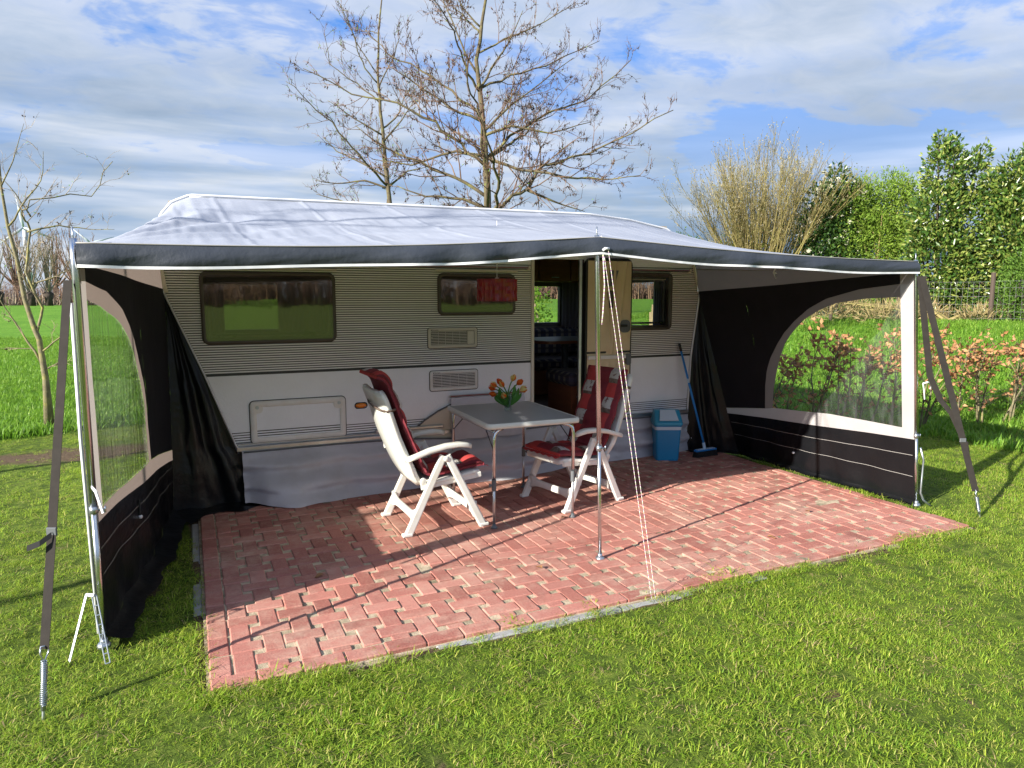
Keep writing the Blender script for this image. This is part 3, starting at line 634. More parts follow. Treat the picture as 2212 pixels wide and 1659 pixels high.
# door opening and door leaf folded back on the wall
for xx, mm in ((2.936, 'cream_trim'), (3.452, 'aluminium')): MB().box((xx, WY - .004, 1.22), (.030, .030, 1.56), b=.004).build('door_jamb', mm, van)
MB().box((3.478, WY - .002, 1.22), (.016, .020, 1.56)).build('door_seal', 'black_trim', van)
MB().box((3.19, WY + .03, .455), (.50, .09, .02)).build('door_sill', 'aluminium', van)
DX0, DX1, DZ0, DZ1 = 3.488, 4.022, .462, 2.02; DYF = WY - .058
q = rrect(DX1 - DX0, DZ1 - DZ0, .07); dcx, dcz = (DX0 + DX1) / 2, (DZ0 + DZ1) / 2
b = MB(); b.loft([[(dcx + a, DYF + .006, dcz + c_) for a, c_ in q], [(dcx + a, WY - .008, dcz + c_) for a, c_ in q]]); leaf = b.build('door_leaf', 'black_trim', van)
def door_z(x, z):
    u = (x - dcx) / .25; d = 0.
    zt = (z - 1.06) / .95
    if z > 1.08:
        for c0, c1 in ((-.62, .10), (.75, .28), (-.15, -.02), (.2, .14)):
            cu = c0 * zt + c1 * (1 - zt) if c0 * c1 > 0 else c0 * max(zt, 0) ** 1.3 + c1
            d += .008 * math.exp(-((u - cu) / .055) ** 2)
        d += .012 * (1 - abs(u)) * (.5 if z > 1.7 else 0) * float(sst(1.7, 1.85, z))
        d -= .006 * math.exp(-((z - 1.10) / .012) ** 2)
    else:
        for c0 in (-.55, -.25, .05, .35): d += .006 * math.exp(-((u - c0 + (z - .8) * .35) / .06) ** 2) * float(sst(.50, .6, z)) * float(sst(1.02, .96, z))
    d += .010 * math.exp(-(((x - 3.93) / .085) ** 2 + ((z - 1.355) / .13) ** 2) ** 3)
    return d * 1.9
b = MB(); b.grid(44, 110, lambda u, v: (DX0 + .018 + (DX1 - DX0 - .036) * u, DYF - door_z(DX0 + .018 + (DX1 - DX0 - .036) * u, DZ0 + .03 + (DZ1 - DZ0 - .06) * v), DZ0 + .03 + (DZ1 - DZ0 - .06) * v)); b.build('inner_moulding', 'door_cream', leaf, True)
MB().box((dcx, DYF - .012, 1.052), (.49, .016, .036), b=.004).build('grab_band', 'white_plastic', leaf)
b = MB(); plate_xz(b, 3.925, 1.355, .125, .125, .05, DYF - .006, DYF - .030); hd = b.build('door_lock', 'grey_plastic', leaf)
MB().box((3.905, DYF - .038, 1.362), (.085, .016, .022), b=.006).build('lever', 'black_trim', hd)
b = MB(); plate_xz(b, 3.975, 1.025, .055, .115, .022, DYF - .006, DYF - .030); b.build('door_handle', 'grey_plastic', leaf)
b = MB(); b.loft([[(3.665, DYF - .006, 1.90), (3.845, DYF - .006, 1.90), (3.80, DYF - .006, 1.745), (3.71, DYF - .006, 1.745)][::-1], [(3.665, DYF - .016, 1.90), (3.845, DYF - .016, 1.90), (3.80, DYF - .012, 1.745), (3.71, DYF - .012, 1.745)][::-1]]); b.build('storage_recess', 'grey_plastic', leaf)
b = MB(); plate_xz(b, 3.755, 1.62, .075, .17, .015, DYF - .004, DYF - .012); b.build('slot_panel', 'frame_brown', leaf)
# inside: cupboards, dinette
for i in range(4): 
    cb = MB().box((3.22 + i * .44, 7.80, 2.02), (.43, .42, .38), b=.008).build('overhead_cupboard', 'wood_red', van)
    MB().box((3.22 + i * .44, 7.58, 1.88), (.10, .015, .012)).build('pull', 'zinc', cb)
MB().box((3.12, 7.2, 1.2), (.04, 1.3, 1.55)).build('partition', 'wood_red', van)
tb = MB(); tb.loft([[(3.93 + a, 7.02 + c_, 1.135) for a, c_ in rrect(.95, .80, .16, 8)], [(3.93 + a, 7.02 + c_, 1.165) for a, c_ in rrect(.95, .80, .16, 8)]]); tbo = tb.build('dinette_table', 'wood_red', van)
tb = MB(); tb.loft([[(3.93 + a, 7.02 + c_, 1.1655) for a, c_ in rrect(.92, .77, .15, 8)], [(3.93 + a, 7.02 + c_, 1.1675) for a, c_ in rrect(.92, .77, .15, 8)]]); tb.build('table_surface', 'grey_plastic', tbo)
MB().tube([(3.93, 7.02, .445), (3.93, 7.02, 1.135)], .04, 12).build('pedestal', 'grey_plastic', tbo)
def plaid_box(c, d, name='cushion'):
    o = MB().box(c, d, b=.035).build(name, 'plaid_check', van); return o
m, nt = new_mat('plaid_check')
g_ = ND(nt, 'ShaderNodeNewGeometry'); s_ = ND(nt, 'ShaderNodeSeparateXYZ', {0: g_.outputs['Position']})
def stripes(v, k, th): return math_(nt, 'GREATER_THAN', math_(nt, 'FRACT', math_(nt, 'MULTIPLY', v, k)), th)
c_ = mixc(nt, stripes(math_(nt, 'ADD', s_.outputs[0], s_.outputs[1]), 9., .62), (.05, .05, .085), (.20, .18, .155))
c_ = mixc(nt, math_(nt, 'MULTIPLY', stripes(s_.outputs[2], 15., .6), .7), c_, (.05, .04, .05))
out(nt, ND(nt, 'ShaderNodeBsdfPrincipled', {'Base Color': c_, 'Roughness': .9}).outputs[0])
bench = MB().box((4.02, 7.76, .60), (1.36, .50, .30)).build('bench_base', 'wood_red', van)
plaid_box((4.02, 7.74, .82), (1.36, .56, .13)); plaid_box((4.02, 7.98, 1.07), (1.36, .12, .36))
plaid_box((4.66, 7.0, 1.05), (.12, 1.3, .36)); plaid_box((4.50, 7.0, .82), (.45, .95, .13))
MB().box((4.50, 7.0, .60), (.44, .95, .30)).build('bench_base', 'wood_red', van)
bx = MB().box((3.80, 6.27, .60), (.70, .50, .30)).build('bench_base', 'wood_red', van)
MB().tube([(3.52, 6.02, .64), (3.52, 5.995, .64)], .012, 10).build('knob', 'zinc', bx)
plaid_box((3.79, 6.27, .815), (.74, .56, .14))

# ------------------------------------------------------------------ grey skirt below the caravan
sk = empty('caravan_skirt', (2.5, 5.7, 0), 0, 'long crumpled grey cloth skirt hanging below the caravan side', 'skirt')
SKB = [(.36, 5.76), (.50, 5.62), (.72, 5.53), (1.0, 5.58), (1.4, 5.66), (1.9, 5.63), (2.57, 5.61), (3.1, 5.70), (3.7, 5.80), (4.26, 5.835), (4.78, 5.84)]
def skirt_pt(u, v):
    x = .33 + u * 4.45; yb = ip(x, SKB); t = v ** 1.25
    zt = .418 - (.05 * math.exp(-((x - 2.3) / .45) ** 2))
    amp = .050 * math.sin(math.pi * min(1, v * 1.1)) + .035 * v
    f = math.sin(x * 7.1 + 2 * math.sin(x * 1.7) + v * 2.2) * .5 + .5 * math.sin(x * 15.3 + 1.3 - v * 3) * v
    fo = float(fbm(x * 3.2, v * 4.5, 31)) - .5
    cr = .030 * math.sin(v * 15 + 3.0 * float(fbm(x * 1.5, 0, 77))) * float(sst(.1, .35, v)) * float(sst(1., .7, v)) * (.4 + float(fbm(x * 2, 3, 71)))
    y = WY - .032 + (yb - WY + .02) * t - amp * (f * .5 + .3) - .09 * fo * v + cr - .05 * math.exp(-((x - 2.3) / .5) ** 2) * math.sin(v * math.pi)
    z = zt * (1 - v) + (.002 + .020 * max(0, math.sin(x * 4.2)) ** 3) * v
    return (x, y, z)
b = MB(); b.grid(190, 26, skirt_pt); b.build('cloth', 'skirt_cloth', sk, True)
b = MB(); b.tube([(x, WY - .045 - .006 * math.sin(x * 5), .412 - .05 * math.exp(-((x - 2.3) / .45) ** 2)) for x in np.linspace(.34, 4.78, 60)], .007, 6); b.build('hem', 'grey_plastic', sk, True)
# cover cloth over the wheel
wc = empty('wheel_cover', (2.45, WY - .05, .4), 0, 'grey cloth wheel cover on a red striped rail behind the table', 'cover')
MB().box((2.47, WY - .030, .756), (.76, .022, .020), b=.004).build('rail', 'aluminium', wc); MB().box((2.47, WY - .043, .756), (.74, .004, .008)).build('insert', 'cushion_dark', wc)
b = MB(); b.grid(50, 14, lambda u, v: (2.10 + .74 * u + .02 * v * math.sin(9 * u), WY - .040 - .035 * v - .018 * math.sin(u * 16 + 2 * v) * v - .02 * (float(fbm(u * 5, v * 3, 6)) - .5), .742 - .38 * v)); b.build('cloth', 'skirt_cloth', wc, True)

# ------------------------------------------------------------------ awning
aw = empty('awning', (2.3, 3.6, 0), 0, 'pale grey awning on steel poles with dark side walls and clear windows', 'awning')
FL, FC, FR = (-.435, 3.64, 1.88), (2.235, 3.60, 1.995), (4.985, 3.52, 1.905)
RAIL = [(0, -.19, 1.93), (.02, -.19, 2.1), (.045, -.15, 2.24), (.075, -.07, 2.335), (.11, .055, 2.392), (.30, 1.045, 2.40), (.72, 3.53, 2.42), (.80, 4.0, 2.387), (.88, 4.46, 2.315), (.94, 4.72, 2.16), (.975, 4.81, 2.03), (1, 4.85, 1.93)]
def front(u):
    x = FL[0] + (FR[0] - FL[0]) * u
    if x < FC[0]: t = (x - FL[0]) / (FC[0] - FL[0]); A, B, sag = FL, FC, .032
    else: t = (x - FC[0]) / (FR[0] - FC[0]); A, B, sag = FC, FR, .022
    return (x, A[1] + (B[1] - A[1]) * t, A[2] + (B[2] - A[2]) * t - sag * math.sin(math.pi * t) ** 1.0)
def railp(u): return (ip(u, [(r[0], r[1]) for r in RAIL]), WY - .012, ip(u, [(r[0], r[2]) for r in RAIL]))
def canopy(u, v):
    a, b = front(u), railp(u); t = v
    x, y, z = (a[i] + (b[i] - a[i]) * t for i in range(3))
    e = math.sin(math.pi * min(1, v)) ; side = min(u, 1 - u)
    z -= .050 * e * float(sst(0, .12, side)) 
    z += .045 * e * math.exp(-((u - .05) / .07) ** 2) * (1 - v * .3) - .03 * e * math.exp(-((1 - u) / .10) ** 2)
    wr = (float(fbm(u * 34, v * 1.8, 41)) - .5) * .034 + (float(fbm(u * 9 + v * 4, v * 7, 43)) - .5) * .030
    if u < .5: wr += .014 * math.sin(26 * math.atan2(v, u * 3 + .05)) * math.exp(-(u / .3)) 
    wr *= e ** .5 * (.25 + .70 * float(sst(.62, .15, u)))
    z += wr
    for k in (.14, .265, .385, .525, .63, .745, .87): z += .006 * math.exp(-((u - k) / .0022) ** 2)
    z += (.010 * math.exp(-((v - .50 - .02 * math.sin(u * 30)) / .02) ** 2)) * float(sst(.62, .3, u)) * e
    return (x, y, z)
b = MB(); b.grid(340, 56, canopy); b.build('roof_canopy', 'canopy_cloth', aw, True)
VD = .098
def val_rip(u, v): return .016 * (v ** .7) * math.sin(u * 60 + 3 * math.sin(u * 17)) * (.3 + float(fbm(u * 14, 1, 3))) + .014 * (float(fbm(u * 30 + v * 2.2, v * 1.4, 51)) - .5) * (.3 + v)
def vald(u): return VD - .012 * float(sst(.45, 1, u)) + .006 * math.sin(u * 23)
def valance(u, v):
    a = front(u); return (a[0], a[1] - .006 - .022 * math.sin(v * 2.4) - val_rip(u, v) - .006 * math.exp(-((u - .49) / .01) ** 2), a[2] + .004 - vald(u) * v)
b = MB(); b.grid(300, 12, valance); b.build('valance', 'valance_cloth', aw, True)
b = MB(); b.grid(300, 2, lambda u, v: (lambda p: (p[0], p[1] - .003, p[2] + .003 - .013 * v))(valance(u, 1))); b.build('valance_trim', 'white_tape', aw, True)
for u0, nm_ in ((0., FL), (1., FR)):   # short return of the valance round the corner
    s_ = -1 if u0 == 0 else 1
    b = MB(); b.grid(2, 6, lambda u, v: (nm_[0] + s_ * (.004 + .004 * math.sin(v * 3)), nm_[1] - .01 + .10 * u, nm_[2] + .004 - (.10 + .08 * u) * v)); b.build('valance_return', 'white_tape', aw)
b = MB(); b.tube([(lambda p: (p[0], p[1] - .008, p[2] + .004))(front(u)) for u in np.linspace(0, 1, 80)], .0035, 6); b.build('front_piping', 'seam_white', aw, True)
b = MB(); b.tube([(lambda p: (p[0], p[1], p[2] + .012))(railp(u)) for u in np.linspace(.035, .965, 120)], .011, 6); b.build('rail_piping', 'white_tape', aw, True)
b = MB(); b.tube([(lambda p: (p[0], p[1] + .03, p[2] - .015))(front(u)) for u in np.linspace(0.005, .995, 60)], .012, 8); b.build('front_rail', 'steel', aw, True)
# poles
def pole(base, top, zsplit, r_up, r_low):
    B_, T_ = Vector(base), Vector(top); at_ = lambda z: B_ + (T_ - B_) * ((z - base[2]) / (top[2] - base[2]))
    p = MB(); p.tube([at_(zsplit), at_(top[2] - .10), at_(top[2] + .02)], r_up, 14); po = p.build('pole', 'steel', aw, True)
    p = MB(); p.tube([at_(0.012), at_(zsplit + .05)], r_low, 12); p.build('lower_tube', 'steel', po, True)
    p = MB(); p.tube([at_(zsplit - .012), at_(zsplit + .02)], r_up * 1.18, 12); p.tube([at_(zsplit) + Vector((.012, 0, 0)), at_(zsplit) + Vector((.045, 0, .002))], .005, 6); p.tube([at_(zsplit) + Vector((.045, 0, -.014)), at_(zsplit) + Vector((.047, 0, .016))], .005, 6); p.build('clamp', 'zinc', po, True)
    p = MB(); p.tube([at_(0.0), at_(.03)], r_low * 1.25, 12); p.lathe([(0, .014), (.022, .012), (.03, .002), (.03, -.012), (0, -.012)], tuple(at_(0)), 14); p.build('foot', 'zinc', po, True)
    p = MB(); p.tube([at_(top[2]), at_(top[2] + .07)], .0045, 6); p.tube([at_(top[2] + .012), at_(top[2] + .018)], .013, 8); p.build('spike', 'zinc', po, True)
pole((-.449, 3.664, 0), (-.447, 3.66, 1.885), .66, .0165, .0135)
pole((2.292, 3.613, 0), (2.228, 3.605, 1.99), .71, .0145, .0115)
pole((5.190, 3.522, 0), (4.980, 3.525, 1.90), .56, .0145, .012)
b = MB(); b.tube([(-.475, 3.68, 1.62), (-.480, 3.68, 1.0), (-.470, 3.69, .05)], .008, 8); b.build('zip_piping', 'white_tape', aw, True)
for z in (1.78, 1.63, 1.02): pass
# side walls -------------------------------------------------------------
def make_wall(prefix, F0, F1, B0, B1, sgn, win, arc_in, arc_out, bandl, st_hi, st_lo, ztop, hem_s, filmmat, edge, seams, wav, label, lip=.03):
    F0, F1, B0, B1 = map(Vector, (F0, F1, B0, B1))
    def Pt(s, z, off=0.):
        t = z / 1.9; base = F0.lerp(F1, t).lerp(B0.lerp(B1, t), s)
        d = .018 * math.sin(s * 9 + z * 1.2) * min(1, s * 4) + .010 * (float(fbm(s * 5, z * 3, 61)) - .5) * 2 * min(1, s * 6) + wav * math.sin(s * 34 + z * 3) * max(0., .55 - z) * min(1, s * 6)
        d *= 1 - float(sst(1.60, 1.86, z)); return (base.x + sgn * (d * .8 + off), base.y, base.z)
    def patch(b, s0, s1, lo, hi, ns, nz, off=0.):
        b.grid(ns, nz, lambda u, v: (lambda s: Pt(s, lo(s) + (hi(s) - lo(s)) * v, off))(s0 + (s1 - s0) * u))
    f = lambda pts: (lambda s: ip(s, pts))
    ai, ao, bl, sh, slo, zt = f(arc_in), f(arc_out), f(bandl), f(st_hi), f(st_lo), f(ztop)
    w0, w1 = win; o1 = arc_out[-1][0]
    wl = empty(prefix, (F0.x, F0.y, 0)); wl.parent = aw; wl.matrix_parent_inverse = Matrix.Translation(aw.location).inverted(); wl['label'] = label
    b = MB(); patch(b, 0, 1, bl, zt, 40, 6, .001); b.build('top_band', 'wall_taupe', wl, True)
    b = MB(); patch(b, hem_s, o1, lambda s: ao(s), bl, 60, 8); patch(b, o1, 1, sh, bl, 30, 24); b.build('dark_panel', 'wall_black', wl, True)
    b = MB(); patch(b, w0, w1, ai, lambda s: max(ao(s), ai(s)), 70, 4, -.002); patch(b, w1, o1, sh, lambda s: max(ao(s), sh(s)), 16, 16, -.002); b.build('window_border', 'wall_taupe', wl, True)
    b = MB(); patch(b, w0, w1, sh, ai, 60, 24); b.build('window_film', filmmat, wl, True)
    b = MB(); patch(b, 0, 1, slo, sh, 60, 3, -.003); b.build('pale_strip', 'wall_pale' if sgn > 0 else 'wall_taupe', wl, True)
    b = MB(); patch(b, 0, w0, sh, lambda s: bl(s), 4, 30, -.003); b.build('front_hem', 'wall_pale', wl, True)
    b = MB(); patch(b, 0, 1, lambda s: -.02, lambda s: slo(s) + .004, 70, 14); b.build('mud_flap', 'mud_black', wl, True)
    b = MB(); b.grid(60, 5, lambda u, v: (lambda p, s: (p[0] - sgn * lip * v * (.55 + .9 * float(fbm(s * 7, 2, 13))) , p[1], .004 + .030 * (1 - v) ** 2 + .010 * (float(fbm(s * 9, v, 8)) - .3) * (1 - v)))(Pt(u, 0), u)); b.build('ground_lip', 'mud_black', wl, True)
    for ss in seams:
        b = MB(); patch(b, .01, .99, lambda s: ip(s, ss), lambda s: ip(s, ss) + .0035, 50, 1, -.004); b.build('seam', 'seam_white', wl, True)
    # flap between this wall and the caravan
    ef = f(edge)
    b = MB()
    def flap(u, v):
        z = 1.70 * (1 - v) - .0 * v; A = Vector(Pt(1, z)); E_ = Vector((ef(z), WY - .016, z)); p = A.lerp(E_, u)
        k = math.sin(math.pi * u) * (.2 + v); p.y -= k * (.055 * (float(fbm(u * 6 + v * 1.2, v * 2.2, 66)) - .5) * 2 + .014 * math.sin(u * 17 + v * 3)) ; return p
    b.grid(30, 46, flap)
    b.grid(30, 5, lambda u, v: (lambda p: (p[0], p[1] - (.10 if sgn > 0 else .26) * v * (.4 + float(fbm(u * 6, 3, 5))), .004 + .012 * (1 - v) + .01 * math.sin(u * 14) * (1 - v)))(flap(u, 1)))
    b.build('storm_flap', 'mud_black', wl, True)
    b = MB(); b.tube([(ef(z), WY - .020, z) for z in np.linspace(1.70, .02, 24)], .006, 6); b.build('flap_piping', 'white_tape', wl, True)
    return Pt, wl
PtR, wR = make_wall('side_wall', (5.188, 3.53, 0), (4.975, 3.52, 1.9), (5.21, 5.55, 0), (4.845, 5.888, 1.9), 1, (.052, .69),
    [(.052, 1.645), (.18, 1.63), (.295, 1.592), (.37, 1.53), (.444, 1.445), (.51, 1.33), (.558, 1.223), (.60, 1.07), (.626, .951), (.655, .81), (.666, .763), (.69, .576)],
    [(.052, 1.745), (.2, 1.706), (.333, 1.63), (.42, 1.54), (.5, 1.42), (.56, 1.31), (.608, 1.195), (.655, 1.06), (.687, .938), (.715, .78), (.739, .562)],
    [(0, 1.832), (.05, 1.827), (.54, 1.755), (1, 1.70)], [(0, .617), (.067, .612), (.37, .618), (.69, .572), (.72, .556), (1, .48)], [(0, .533), (.26, .507), (.706, .458), (1, .421)],
    [(k / 10, canopy(1, k / 10)[2] + .006) for k in range(11)], .01, 'clear_film', [(0., 4.775), (.40, 4.785), (1.02, 4.81), (1.70, 4.903)], ([(0, .225), (.4, .22), (1, .20)], [(0, .40), (.5, .36), (1, .33)]), .035,
    'dark right side wall with an arched clear window and white striped mud flap')
PtL, wL = make_wall('side_wall', (-.44, 3.68, 0), (-.445, 3.68, 1.9), (-.17, 5.75, 0), (-.171, 5.888, 1.9), -1, (.055, .578),
    [(.055, 1.638), (.157, 1.60), (.282, 1.524), (.35, 1.465), (.404, 1.405), (.46, 1.31), (.513, 1.196), (.55, 1.08), (.565, .99), (.575, .80), (.578, .61)],
    [(.055, 1.72), (.21, 1.676), (.34, 1.582), (.43, 1.48), (.499, 1.384), (.555, 1.25), (.592, 1.128), (.615, .96), (.625, .80), (.634, .60)],
    [(0, 1.80), (.4, 1.769), (1, 1.705)], [(0, .645), (.055, .64), (.35, .625), (.58, .605), (.8, .55), (1, .49)], [(0, .590), (.3, .555), (.6, .50), (1, .41)],
    [(k / 10, canopy(0, k / 10)[2] + .010) for k in range(11)], .01, 'clear_film_ripple', [(0., .56), (.20, .45), (.40, .35), (.454, .295), (1.08, .074), (1.70, -.171)], ([(0, .33), (.5, .30), (1, .25)], [(0, .46), (.5, .42), (1, .36)]), .02,
    'dark left side wall with a rippled clear window and black mud flap', .11)
# toggles and ties on the walls
def toggle(Pt, s, z, wl, tail=.09):
    a = Vector(Pt(s, z, -.006)); b = MB(); b.tube([a + Vector((0, 0, tail)), a], .006, 6); tg = b.build('toggle_strap', 'webbing_black', wl)
    MB().lathe([(0, .012), (.012, .008), (.014, 0), (.012, -.008), (0, -.012)], tuple(a), 10).build('toggle', 'white_tape', tg, True)
toggle(PtR, .60, .17, wR, .30); toggle(PtL, .40, .36, wL, .10)
MB().lathe([(0, .012), (.014, .008), (.014, -.008), (0, -.012)], (4.83, WY - .03, .14), 10).build('toggle', 'white_tape', wR, True)
MB().lathe([(0, .012), (.014, .008), (.014, -.008), (0, -.012)], (.375, WY - .05, .12), 10).build('toggle', 'white_tape', wL, True)
tie = MB()
for dx, dz in ((-.02, .05), (.035, -.01), (-.005, -.055)): tie.tube([(4.90, 4.85, 1.868), (4.90 + dx * .3, 4.82, 1.868 + dz)], [.008, .005], 6)
tie.build('tie_tape', 'white_tape', aw)
b = MB(); b.tube([(-.452, 3.655, .78), (-.43, 3.62, .76), (-.405, 3.60, .66)], [.008, .011, .010], 6, flat=.4); b.build('tie_tape', 'white_tape', aw)
b = MB(); b.tube([(5.13, 3.50, .98), (5.16, 3.485, .99), (5.22, 3.50, .975), (5.25, 3.52, .93)], .007, 6); b.tube([(5.13, 3.50, .98), (5.12, 3.48, .92), (5.125, 3.475, .86)], .004, 5); b.build('tie_tape', 'white_tape', aw)
# rubber ladder pegs at the left foot, elastic hook at the right foot
def ladder(a, c_, sd=(0, 1, 0)):
    a, c_ = Vector(a), Vector(c_); d = c_ - a; s_ = d.cross(Vector(sd)).normalized() * .0095; b = MB()
    for k in (-1, 1): b.tube([a + s_ * k, c_ + s_ * k], .0027, 6)
    for i in range(8): p = a + d * (i / 7); b.tube([p - s_, p + s_], .0027, 6)
    return b
ladder((-.465, 3.60, .27), (-.415, 3.46, .0)).build('peg_ladder', 'zinc', aw); ladder((-.50, 3.62, .27), (-.575, 3.55, .0), (1, .35, 0)).build('peg_ladder', 'zinc', aw)
MB().tube([(-.50, 3.62, .275), (-.465, 3.60, .275)], .008, 6).build('ladder_strap', 'white_tape', aw)
b = MB(); b.tube([(5.20, 3.53, .46), (5.235, 3.52, .36), (5.215, 3.51, .2), (5.205, 3.505, .10), (5.225, 3.49, .04), (5.265, 3.46, .0)], .008, 8); b.build('elastic_hook', 'zinc', aw, True)

# ------------------------------------------------------------------ storm straps and guy rope
def ribbon(b, pts, w_, wd, th=.0022):
    wd = Vector(wd).normalized() * w_ / 2; rings = []
    for i, p in enumerate(pts):
        p = Vector(p); t = (Vector(pts[min(i + 1, len(pts) - 1)]) - Vector(pts[max(i - 1, 0)])).normalized(); n = t.cross(wd).normalized() * th / 2
        rings.append([p - wd - n, p + wd - n, p + wd + n, p - wd + n])
    b.loft(rings)
def strap_end(root, p_top, p_peg):
    a, c_ = Vector(p_top), Vector(p_peg); d = (c_ - a); b = MB()
    L = d.length; n = 90; ax = d.normalized(); s1 = ax.orthogonal().normalized(); s2 = ax.cross(s1)
    b.tube([a + ax * (.045 + (L - .045 - .02) * i / n) + (s1 * math.cos(i * 1.6) + s2 * math.sin(i * 1.6)) * .0115 for i in range(n + 1)], .0030, 5); b.tube([a + ax * .05, c_], .0095, 8)
    b.build('spring', 'zinc', root, True)
    b = MB(); b.tube([a + s1 * .016 - ax * .012, a + s1 * .018 + ax * .015, a + ax * .05, a - s1 * .018 + ax * .015, a - s1 * .016 - ax * .012, a + s1 * .016 - ax * .012], .0035, 6); b.build('hook', 'zinc', root, True)
    b = MB(); b.tube([c_ + ax * -.01, c_ + ax * .05], .006, 6); b.build('peg', 'zinc', root)
tw = (math.cos(rad(25)), -math.sin(rad(25)), 0)
stl = empty('tension_strap', (-.608, 3.166, 0), 0, 'dark webbing storm strap with steel spring left of the awning', 'strap', 'storm straps')
A_, Z_ = Vector((-.475, 3.63, 1.72)), Vector((-.600, 3.20, .235)); J = A_.lerp(Z_, .70)
b = MB(); ribbon(b, [A_.lerp(Z_, t) for t in np.linspace(0, 1, 14)], .038, tw); b.build('webbing', 'webbing', stl)
b = MB(); b.box(J, (.044, .010, .036), Matrix.Translation(J) @ Matrix.Rotation(rad(-25), 4, 'Z') @ Matrix.Translation(-J), b=.003); b.build('buckle', 'grey_plastic', stl)
b = MB(); ribbon(b, [J + Vector((0, -.012, -.01)), J + Vector((-.04, -.03, -.035)), J + Vector((-.085, -.03, -.05))], .024, (0, .3, 1)); b.build('strap_tail', 'webbing_black', stl)
strap_end(stl, Z_, (-.612, 3.150, -.0))
str_ = empty('tension_strap', (5.395, 3.166, 0), 0, 'dark forked webbing storm strap with steel spring at the right pole', 'strap', 'storm straps')
T1, Jr, Zr = Vector((5.01, 3.49, 1.80)), Vector((5.283, 3.28, .62)), Vector((5.372, 3.185, .175))
b = MB(); ribbon(b, [T1.lerp(Zr, t) for t in np.linspace(0, 1, 12)], .052, tw); b.build('webbing', 'webbing', str_)
b = MB(); ribbon(b, [T1 + Vector((-.005, .01, 0)), Vector((5.05, 3.46, 1.40)), Vector((5.10, 3.43, 1.05)), Vector((5.175, 3.38, .86)), Vector((5.235, 3.325, .76)), Jr + Vector((-.006, -.006, 0))], .050, tw); b.build('webbing', 'webbing', str_)
J = T1.lerp(Zr, .76); b = MB(); b.box(J, (.048, .012, .03), Matrix.Translation(J) @ Matrix.Rotation(rad(-25), 4, 'Z') @ Matrix.Translation(-J), b=.003); b.build('buckle', 'grey_plastic', str_)
b = MB(); ribbon(b, [J + Vector((.02, -.012, -.01)), J + Vector((.045, -.015, -.09)), J + Vector((.055, -.012, -.17))], .03, tw); b.build('strap_tail', 'webbing', str_)
strap_end(str_, Zr, (5.398, 3.158, 0))
gr = empty('guy_rope', (2.25, 2.99, 0), 0, 'white and pink double guy rope from the centre pole to the lawn edge', 'rope')
RT = Vector((2.255, 3.565, 1.925))
for dx, top in ((-.012, RT + Vector((0, 0, -.03))), (.014, RT + Vector((.022, -.01, 0)))):
    b = MB(); b.tube([top.lerp(Vector((2.245 + dx, 2.985, -.01)), t) for t in np.linspace(0, 1, 40)], .0017, 6); b.build('strand', 'rope_braid', gr, True) if 'rope_braid' in MATS else None
    if 'rope_braid' not in MATS:
        m, nt = new_mat('rope_braid'); g_ = ND(nt, 'ShaderNodeNewGeometry'); s_ = ND(nt, 'ShaderNodeSeparateXYZ', {0: g_.outputs['Position']})
        fz = math_(nt, 'FRACT', math_(nt, 'MULTIPLY', s_.outputs[2], 38.))
        out(nt, ND(nt, 'ShaderNodeBsdfPrincipled', {'Base Color': ramp(nt, fz, [(0, (.62, .60, .58)), (.3, (.62, .60, .58)), (.34, (.40, .16, .36)), (.55, (.40, .16, .36)), (.6, (.58, .57, .52)), (.8, (.40, .45, .14)), (.95, (.62, .60, .58))]), 'Roughness': .75}).outputs[0])
        b.build('strand', 'rope_braid', gr, True)
b = MB(); b.tube([RT + Vector((-.006, 0, 0)), (2.262, 3.578, 1.96), (2.252, 3.595, 2.005)], .0042, 6); b.tube([RT + Vector((-.01, -.005, -.03)), (2.275, 3.585, 1.72), (2.268, 3.587, 1.55), (2.262, 3.588, 1.48)], .004, 6); b.build('loose_end', 'rope_braid', gr, True)
b = MB(); b.tube([RT + Vector((-.014, -.006, -.006)), RT + Vector((.0, -.012, .004)), RT + Vector((.028, -.012, .006))], [.008, .009, .007], 8); b.build('tensioner', 'white_tape', gr, True)

